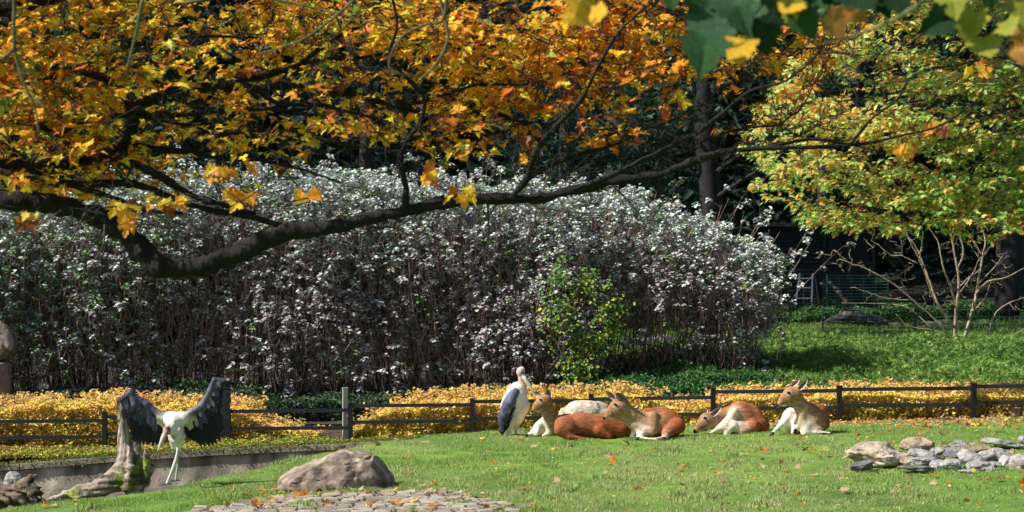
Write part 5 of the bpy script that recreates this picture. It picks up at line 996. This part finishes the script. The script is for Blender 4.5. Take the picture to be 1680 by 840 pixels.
RK = [(a, b, c + 1.5, d * 1.12, e * 0.90, f, g, h) for a, b, c, d, e, f, g, h in [('largest pale tan boulder at the left end of the rock pile', 1450, 745, 100, 42, 22.9, PALE, dict(ncut=5, round_=.12, tilt=.12, rough=.07)),
      ('small dark slab at the left foot of the pale tan boulder', 1418, 762, 40, 14, 22.5, DK, dict(tilt=-.1)),
      ('brown domed rock behind the pale boulder, at the back of the pile', 1508, 727, 52, 22, 23.9, TN, dict(ncut=5, round_=.1, moss=.3)),
      ('small blue grey rock leaning on the brown domed rock', 1504, 738, 28, 16, 23.3, DK, {}),
      ('grey rock with a pointed top at the back of the pile', 1572, 733, 46, 24, 23.8, GRY, {}),
      ('broad grey slab in the middle of the pile sloping to the left', 1521, 750, 56, 24, 23.0, GRY, dict(tilt=.35)),
      ('low ridged grey rock in front of the broad sloping slab', 1517, 757, 48, 17, 22.6, GRY, dict(rough=.08)),
      ('thin flat dark slab lying in the grass at the front of the pile', 1506, 767, 60, 8, 22.2, DK, dict(tilt=.05)),
      ('rounded whitish stone at the front centre of the pile', 1541, 761, 27, 17, 22.4, (.42, .42, .43), dict(round_=.15, ncut=4)),
      ('chunky light grey rock right of the rounded whitish stone', 1565, 762, 38, 21, 22.4, GRY, {}),
      ('dark undercut slab overhanging a gap in the middle of the pile', 1572, 745, 40, 12, 23.1, DK, dict(tilt=.06)),
      ('large slanting light grey slab rising to the right', 1600, 753, 52, 24, 22.8, GRY, dict(tilt=.5)),
      ('wide cracked grey rock at the front right of the pile', 1609, 766, 56, 20, 22.3, GRY, dict(rough=.08, tilt=-.12)),
      ('long mossy slab along the back of the pile', 1606, 735, 56, 19, 23.7, TN, dict(moss=.6, tilt=.15)),
      ('big split grey rock at the right of the pile', 1637, 746, 52, 28, 23.1, GRY, dict(moss=.25, tilt=-.1)),
      ('small pale stone wedged beside the rightmost rock', 1652, 755, 22, 22, 22.6, (.42, .40, .38), {}),
      ('blocky rock cut by the right edge of the picture', 1678, 757, 46, 30, 22.5, (.33, .31, .29), dict(ncut=7)),
      ('low mossy outcrop in the grass behind the pile', 1648, 725, 66, 11, 24.6, (.33, .34, .30), dict(moss=.7, tilt=.12)),
      ('small grey rock at the right edge behind the mossy outcrop', 1680, 719, 24, 14, 24.9, GRY, {}),
      ('fist sized grey stone between the brown domed rock and the pointed rock', 1541, 738, 26, 12, 23.4, GRY, {}),
      ('small dark stone under the long mossy slab', 1590, 744, 30, 12, 23.2, DK, {}),
      ('low brown grey stone against the right flank of the pale tan boulder', 1492, 752, 30, 14, 22.8, TN, {}),
      ('tiny grey stone at the foot of the cracked front rock', 1584, 772, 20, 9, 22.1, GRY, {}),
      ('small flat stone in front of the split rock', 1634, 762, 30, 12, 22.5, GRY, {})]]
for i, (lb, x, y, w, h_, d, c, kw) in enumerate(RK): rock_obj('rock', lb, x, y, w, h_, d, c, 40 + i, res=40, group='rocks piled on the lawn at the right', sink=.35, **kw)
rock_obj('rock', 'small tan rock against the yellow shrubs at the right edge', 1668, 678, 26, 20, 28.9, TN, 90, round_=.1, ncut=5)
rock_obj('rock', 'pale sandy rock humped behind the russet antelopes', 962, 676, 92, 36, 29.4, (.50, .42, .33), 91, round_=.2, ncut=4, sink=.4, rough=.07)
rock_obj('rock', 'reddish rock with a flat slanting top behind the wire fence at the right', 1628, 548, 56, 34, 47.8, (.22, .09, .075), 92, tilt=-.2, sink=.4)
rock_obj('rock', 'reddish rock at the right edge behind the wire fence', 1674, 545, 48, 36, 47.8, (.24, .09, .07), 93, tilt=.3, sink=.4)
rock_obj('rock', 'round grey boulder behind the broken log at the left edge', 20, 788, 34, 28, 24.6, (.34, .32, .29), 94, round_=.25, ncut=3, sink=.4)
# small stones by fence foot
# ------------------------------------------------------------------ dead wood
def wood(name, label, paths, col, h, moss=None, cat='log', rough=.02, k=45, extra=None, ribs=1.0):
    base = np.array(paths[0][0][0][:3]); root = base.copy(); PR = []
    for pts, rad in paths:
        pts = np.array(pts)
        for i in range(len(pts) - 1): PR.append(('c', pts[i] - root, pts[i + 1] - root, rad[i], rad[i + 1], np.array(col)))
    def disp(G):
        mx = sstep(-.95, -.6, G[..., 2]) * (ribs > 0); A = fbm(G * [3.0, 3.0, 0.35], 7, 3, 23) * mx + fbm(G * [0.5, 3, 3.0], 7, 3, 23) * (1 - mx); B = fbm(G, 5, 3, 28); return rough * 1.2 * A + rough * 1.2 * B
    me = body_mesh(name, PR, h, k, [], disp); me.materials.append(M_deadwood)
    V = np.empty(len(me.vertices) * 3, np.float32); me.vertices.foreach_get('co', V); V = V.reshape(-1, 3)
    mv = sstep(-.95, -.6, V[:, 2]) * (ribs > 0); st = (fbm(V * [3, 3, .5], 8, 3, 44) * mv + fbm(V * [.6, 3, 3], 8, 3, 44) * (1 - mv))[:, None]; n1 = fbm(V, 3, 3, 45)[:, None]
    C = np.array(col) * (1 + .75 * st + .35 * n1); dk = sstep(.05, .5, fbm(V, 4, 3, 52))[:, None]; C = C * (1 - .6 * dk)
    if moss is not None:
        for c, r in moss: m = (sstep(1.2, .4, np.linalg.norm(V - (np.array(c) - root), axis=1) / r) * sstep(-.25, .15, fbm(V, 9, 3, 63)))[:, None]; C = C * (1 - m) + np.array((.20, .24, .04)) * (1 + .4 * st) * m
    a = me.color_attributes['Col']; c4 = np.ones((len(V), 4), np.float32); c4[:, :3] = np.clip(C, .008, .9); a.data.foreach_set('color', c4.ravel())
    o = obj(name, me, None, None, root); tag(o, label, cat); return o
D = 24.3; s_ = D / F; wcol = (.30, .25, .21)
wood('tree_stump', 'tall weathered snag with a mossy flared foot, one root stretched out to the left',
     [([P(200, 664, D), P(202, 690, D), P(205, 722, D), P(208, 745, D)], np.array([7, 8.5, 9.5, 12]) * s_),
      ([P(208, 745, D), P(205, 768, D - .05), P(192, 786, D - .1), P(165, 799, D - .12), P(130, 808, D - .16), P(105, 815, D - .2), P(80, 822, D - .25)], np.array([13, 16, 18, 14, 11, 9, 6]) * s_),
      ([P(222, 728, D), P(228, 750, D), P(226, 775, D), P(222, 806, D)], np.array([8, 11, 14, 15]) * s_), ([P(236, 732, D - .05), P(241, 756, D - .1), P(238, 790, D - .1)], np.array([3, 4.5, 6]) * s_), ([P(212, 735, D - .1), P(215, 770, D - .16), P(208, 800, D - .2)], np.array([4, 6, 8]) * s_),
      ([P(196, 655, D), P(200, 668, D)], np.array([3.5, 7]) * s_), ([P(206, 660, D + .03), P(204, 676, D)], np.array([2.5, 5]) * s_), ([P(240, 760, D), P(246, 768, D), P(240, 795, D)], np.array([4, 5, 6]) * s_)], (.27, .225, .18), 0.014, [(P(208, 792, D - .3), .26), (P(232, 768, D - .2), .20), (P(115, 808, D - .3), .14)], 'stump', .020, k=75)
D = 22.6; s_ = D / F
wood('fallen_log', 'dark broken log with splintered ends lying at the bottom left corner',
     [([P(-60, 818, D), P(0, 816, D), P(40, 815, D), P(62, 824, D)], np.array([20, 19, 16, 10]) * s_), ([P(10, 802, D), P(36, 796, D - .05), P(50, 786, D - .1), P(60, 781, D - .1)], np.array([7, 7, 5, 2.5]) * s_), ([P(45, 800, D - .1), P(62, 808, D - .15), P(80, 830, D - .2)], np.array([4.5, 5, 2.5]) * s_), ([P(-20, 799, D), P(34, 804, D)], np.array([4, 6]) * s_), ([P(28, 798, D - .12), P(52, 812, D - .2), P(66, 834, D - .26)], np.array([5, 5, 2]) * s_), ([P(4, 806, D - .2), P(30, 816, D - .26), P(48, 836, D - .28)], np.array([5, 6, 3]) * s_), ([P(-14, 812, D - .2), P(10, 822, D - .26), P(26, 838, D - .28)], np.array([6, 6, 4]) * s_), ([P(38, 806, D - .1), P(70, 800, D - .14)], np.array([4, 1.5]) * s_)], (.13, .098, .07), 0.011, None, 'log', .020, ribs=-1, k=90)
D = 48.2; s_ = D / F
wood('driftwood', 'arched grey brown dead branch lying behind the lower wire mesh fence', [([P(1290, 545, D), P(1330, 540, D), P(1365, 528, D), P(1395, 515, D), P(1430, 528, D), P(1480, 540, D), P(1530, 546, D)], np.array([5, 5, 6, 9, 10, 9, 7]) * s_), ([P(1394, 516, D), P(1386, 495, D - .1), P(1376, 478, D - .1), P(1362, 466, D - .1), P(1350, 465, D - .1)], np.array([6, 4, 3.2, 3.2, 4]) * s_)], (.085, .075, .07), 0.03, None, 'driftwood', .02, ribs=-1)
wood('stacked_log', 'grey weathered log lying flat behind the foot of the bare shrub', [([P(1470, 548, D), P(1520, 546, D), P(1600, 548, D)], np.array([8, 9, 8]) * s_)], (.17, .15, .13), 0.03, None, 'log', .02, ribs=-1)
wood('stacked_log', 'shorter grey log resting above the flat one behind the bare shrub', [([P(1500, 533, D), P(1560, 531, D), P(1598, 533, D)], np.array([6, 6, 6]) * s_)], (.15, .13, .12), 0.03, None, 'log', .02, ribs=-1)
wood('stacked_log', 'pale grey log showing through the thin right end of the grey hedge', [([P(1030, 560, 42), P(1100, 557, 42), P(1230, 552, 42)], np.array([5, 6, 5]) * 42 / F)], (.24, .22, .21), 0.03, None, 'log', .02, ribs=-1)

# ------------------------------------------------------------------ bare shrub on the right
def bare_shrub():
    d = 42.6; r0 = P(1572, 562, d); root = empty('bare_shrub', (r0[0], r0[1], gz(r0[0], r0[1])), 'leafless shrub with pale tan branches fanning out above the juniper', 'shrub')
    tan = (0.38, 0.31, 0.225)
    B_ = [([(1568, 565), (1566, 540), (1570, 500), (1573, 460), (1568, 430), (1560, 380), (1552, 330)], 6), ([(1566, 540), (1560, 530), (1540, 500), (1528, 470), (1515, 435), (1500, 400), (1475, 375)], 5), ([(1540, 503), (1528, 480), (1510, 430), (1490, 390)], 3), ([(1570, 505), (1560, 470), (1548, 440), (1540, 400), (1522, 370)], 4), ([(1580, 560), (1590, 525), (1600, 490), (1605, 460), (1612, 420), (1616, 390), (1600, 350)], 5), ([(1603, 480), (1620, 462), (1650, 455), (1690, 435)], 2.6), ([(1606, 465), (1630, 440), (1646, 418)], 2.2), ([(1612, 420), (1600, 400), (1590, 390)], 2), ([(1613, 418), (1628, 400), (1642, 384)], 2), ([(1556, 548), (1535, 525), (1500, 495), (1465, 465), (1420, 440), (1395, 432), (1368, 410)], 3.6), ([(1500, 493), (1460, 490), (1430, 482), (1402, 472)], 2), ([(1530, 540), (1490, 505), (1440, 498), (1380, 497)], 2), ([(1505, 432), (1480, 420), (1460, 418), (1440, 400)], 2), ([(1555, 552), (1530, 541), (1490, 535), (1470, 515)], 2), ([(1574, 470), (1590, 455), (1605, 445), (1612, 430)], 2), ([(1575, 480), (1595, 450), (1606, 425)], 2), ([(1594, 512), (1615, 490), (1625, 462)], 2.4), ([(1620, 555), (1630, 520), (1650, 500), (1690, 485)], 3), ([(1572, 440), (1580, 415), (1576, 392), (1566, 360)], 3), ([(1645, 558), (1690, 535)], 2.4), ([(1395, 432), (1378, 425), (1372, 432)], 1.2), ([(1508, 430), (1512, 400), (1514, 380)], 2)]
    nodes = []
    for pth, w in B_:
        dd = d + rng.normal() * 0.3; c = catmull([P(x, y, d + (dd - d) * min(1, i / 2)) for i, (x, y) in enumerate(pth)], 5); c[1:] += rng.normal(size=(len(c) - 1, 3)) * 0.006
        q = Builder(); q.tube(c, np.linspace(w * .52, w * .18, len(c)) * d / F, 7, np.array(tan) * (.8 + .35 * rng.random())); q.build('branch', M_bark, root, True); nodes.append(c)
    N = np.vstack(nodes); tg = N[rng.integers(len(N), size=230)] + rng.normal(size=(230, 3)) * [.32, .25, .25] + [0, 0, .12]; tg = tg[tg[:, 2] > 1.6]
    b = Builder(); grow(N, tg, b, .01, np.array(tan) * .8, sag=.2, jit=.5, seg=6, rmin=.004); o = b.build('twigs', M_bark, root); o['kind'] = 'stuff'
bare_shrub()

# ------------------------------------------------------------------ carved stone at the left edge
def carved_stone():
    d = 33.9; p0 = P(-14, 700, d); sc = d / F; root = empty('carved_stone', (p0[0], p0[1], gz(p0[0], p0[1])), 'grey brown carved stone pillar with a spiral head at the left edge', 'sculpture')
    R0 = np.array(root.location[:]); q = lambda px, py, dy=0: P(px, py, d) + [0, dy, 0] - R0; col = np.array((.17, .145, .135))
    PR = [('c', q(-14, 600), q(-12, 760), 30 * sc, 34 * sc, col, .9), ('c', q(-40, 600), q(-40, 760), 26 * sc, 26 * sc, col)]
    obj('pillar', body_mesh('pillar', PR, .03, 40, [], lambda G: .012 * fbm(G, 10, 3, 5), lambda G: np.maximum(G[..., 2] - q(0, 594)[2], G[..., 0] - q(18, 0)[0])), M_stone, root)
    # spiral head: a coiled thick band round a disc
    th = np.linspace(0, 2 * math.pi * 1.9, 46); rr = 32 - 24 * (th / th.max()); pts = np.array([q(-12 + r * math.cos(t - .2), 562 - r * math.sin(t - .2), -.16 + .02 * t / 6) for r, t in zip(rr, th)])
    PR = [('c', pts[i], pts[i + 1], (6.2 - 2.4 * i / 45) * sc, (6.2 - 2.4 * (i + 1) / 45) * sc, col * 1.25) for i in range(45)]
    obj('spiral', body_mesh('spiral', PR, .022, 60, [], lambda G: .008 * fbm(G, 14, 3, 6)), M_stone, root)
    PR = [('c', q(-12, 562, -.02), q(-12, 562, .22), 33 * sc, 33 * sc, col * .75)]
    obj('disc', body_mesh('disc', PR, .03, 40, [], lambda G: .01 * fbm(G, 8, 3, 7), lambda G: np.maximum(-G[..., 1] + q(0, 0, -.12)[1], 0 * G[..., 0] - 1)), M_stone, root)
carved_stone()

# ------------------------------------------------------------------ cobbles under the boulder
def cobbles():
    xs0, yc = -1.95, 20.45
    V = []; n = 48; a = np.arange(n) * 6.283 / n; r = 1 + .06 * np.sin(a * 5) + .04 * np.sin(a * 9 + 1)
    x = xs0 + 1.88 * r * np.cos(a); y = yc + 1.28 * r * np.sin(a)
    b = Builder(); rings = []; 
    for k in (1.0, .66, .33): rings.append(np.stack([xs0 + (x - xs0) * k, yc + (y - yc) * k, ground_z(xs0 + (x - xs0) * k, yc + (y - yc) * k) + .006], -1))
    cen = np.array([[xs0, yc, gz(xs0, yc) + .006]]); V = np.vstack(rings + [cen]); Fs = []
    for k in (0, 1):
        for i in range(n): j = (i + 1) % n; Fs.append((k * n + i, k * n + j, (k + 1) * n + j, (k + 1) * n + i))
    for i in range(n): Fs.append((2 * n + i, 2 * n + (i + 1) % n, 3 * n))
    o = obj('cobbled_patch', None, None) if False else None
    b.add(V - [xs0, yc, 0], Fs, (.085, .075, .05)); base = b.build('paved_ground', M_stone, None, True); base.location = (xs0, yc, 0); tag(base, kind='structure')
    protos = []
    for k in range(6):
        r_ = np.random.default_rng(300 + k); hx, hy, hz = .5, .5, .5; v = []
        for z, ins in ((-.5, 0), (.15, .0), (.5, .09)):
            for cx, cy in ((-1, -1), (0, -1.06), (1, -1), (1.06, 0), (1, 1), (0, 1.06), (-1, 1), (-1.06, 0)): v.append((cx * (.5 - ins) + .04 * r_.normal(), cy * (.5 - ins) + .04 * r_.normal(), z))
        v.append((0, 0, .55)); f = []
        for l in (0, 1):
            for i in range(8): j = (i + 1) % 8; f.append((l * 8 + i, l * 8 + j, l * 8 + 8 + j, l * 8 + 8 + i))
        for i in range(8): f.append((16 + i, 16 + (i + 1) % 8, 24))
        q = Builder(); q.add(np.array(v), f); cc = np.array([(.38, .34, .28), (.32, .28, .23), (.45, .40, .34), (.28, .25, .22), (.37, .30, .23), (.42, .38, .32)][k]); me = mesh_np('cobblestone', q.V[0], q.F, q.S, np.tile(cc, (25, 1)), False); me.materials.append(M_stone); protos.append(me)
    cnt = 0; row = 0; y = yc - 1.24
    while y < yc + 1.24:
        half = (1.84 + .16 * rng.normal()) * math.sqrt(max(0, 1 - ((y - yc) / 1.26) ** 2)); x = xs0 - half + (row % 2) * .08
        while x < xs0 + half:
            w = .17 + .10 * rng.random(); X = x + w / 2; Y = y + .015 * rng.normal() + .03 * math.sin(X * 2)
            if cnt < 296 and rng.random() < .93 - .5 * max(0, (((X - xs0) / 1.84) ** 2 + ((Y - yc) / 1.26) ** 2) - .6) and 19.55 < Y and not (abs(X + 2.3) < .72 and Y > 21.4):
                o = bpy.data.objects.new('cobblestone', protos[rng.integers(6)]); COL.objects.link(o); o.parent = base; o.location = (X - xs0, Y - yc, gz(X, Y) + .002 - .006 + .024 * rng.random()); o.rotation_euler = (.09 * rng.normal(), .09 * rng.normal(), .12 * rng.normal()); o.scale = (w * .93, .135, .075); cnt += 1
            x += w + .012
        y += .155; row += 1
cobbles()

# ------------------------------------------------------------------ fallen leaves
def fallen():
    kinds = [('orange fallen leaf lying on the lawn', (.72, .26, .05)), ('pale buff fallen leaf lying on the lawn', (.62, .48, .30)), ('yellow fallen leaf lying on the lawn', (.75, .55, .10)), ('brown fallen leaf lying on the lawn', (.26, .12, .06))]
    meshes = []
    for i, (lb, c) in enumerate(kinds):
        for t in (MAPLE, CHEST):
            v = t[0].copy(); v[:, 2] = v[:, 2] * 1.6 + .06 * np.sin(v[:, 0] * 9 + v[:, 1] * 7); cc = np.tile(np.array(c), (len(v), 1)) * (1 + .15 * rng.normal(size=(len(v), 1))); me = mesh_np('fallen_leaf', v, np.array(t[1]), np.full(len(t[1]), 3), np.clip(cc, .01, .9)); me.materials.append(M_leaf); meshes.append(me)
    def spots(n, cob=0):
        out = []
        while len(out) < n:
            px = 1680 * rng.random(); py = 690 + 150 * rng.random() ** 1.2; q = on_lawn_fast(px, py)
            if q is None: continue
            r = rng.random(); right = np.interp(px, [300, 700, 1200, 1680], [.25, .35, .6, 1.0]); upper = np.interp(py, [690, 730, 840], [1.0, .6, .45]) if px > 1100 else .55
            if r > right * upper + (.5 if 330 < px < 830 and py > 800 else 0): continue
            out.append(q)
        for _ in range(cob): x = -1.95 + 1.7 * (2 * rng.random() - 1); y = 20.45 + 1.1 * (2 * rng.random() - 1); out.append((x, y, gz(x, y) + .055))
        return np.array(out)
    def on_lawn_fast(px, py):
        d = 25.0
        for _ in range(6): x = (px - 840) * d / F; d = (CZ - float(ZX(x))) * F / (py - 420)
        x = (px - 840) * d / F
        if x < -1.5 and d > np.interp(x, EDGE[:, 0], EDGE[:, 1]) - .05: return None
        if x >= -1.5 and d > fence_y(x) - .15: return None
        return (x, d, gz(x, d) + .028)
    S = spots(215, 28)
    for p in S:
        k = rng.choice(4, p=[.27, .38, .15, .20]); me = meshes[k * 2 + int(rng.random() < .5)]
        o = bpy.data.objects.new('fallen_leaf', me); COL.objects.link(o); o.location = p; o.rotation_euler = (rng.normal() * .45, rng.normal() * .45, rng.random() * 6.28); s = .07 + .07 * rng.random(); o.scale = (s, s, s)
        X, Y = p[0], p[1]; area = 'in the grass around the grey rock pile' if X > 3.6 and Y < 25.2 else 'on the grass below the right hand fence' if X > 3.0 and Y > 25.2 else 'on the grass in front of the resting antelopes' if X > -0.2 and Y > 23.2 else 'low on the lawn between boulder and rock pile' if X > -0.2 else 'beside or behind the big boulder' if Y > 21.9 else 'on or around the cobbled patch'
        cw = ['orange', 'pale buff', 'yellow', 'brown'][k]; tag(o, cw + ' fallen leaf lying ' + area, 'leaf', cw + ' fallen leaves ' + area)
    S = spots(1100, 120); n = len(S); k = rng.choice(4, n, p=[.25, .35, .2, .2]); col = np.array([c for _, c in kinds])[k] * (1 + .15 * rng.normal(size=(n, 1)))
    o = leafcloud('leaf_litter', OVAL, S, frames(norm(rng.normal(size=(n, 3)) * .4 + [0, 0, 1])), .035 + .04 * rng.random(n), np.clip(col, .01, .9), M_leaf); tag(o, 'scatter of small fallen autumn leaves in the grass', 'leaf litter', kind='stuff')
    # drifts of leaves in front of the right-hand fence
    n = 1500; x = 4.2 + 6 * rng.random(n); y = fence_y(x) - .1 - 1.5 * rng.random(n) ** 1.8; k = rng.choice(4, n, p=[.3, .4, .15, .15]); S = np.stack([x, y, ground_z(x, y) + .02 + .02 * rng.random(n)], -1)
    o = leafcloud('leaf_drift', OVAL, S, frames(norm(rng.normal(size=(n, 3)) * .5 + [0, -.2, 1])), .045 + .05 * rng.random(n), np.clip(np.array([c for _, c in kinds])[k], .01, .9), M_leaf); tag(o, 'drift of fallen leaves along the foot of the right hand fence', 'leaf litter', kind='stuff')
fallen()
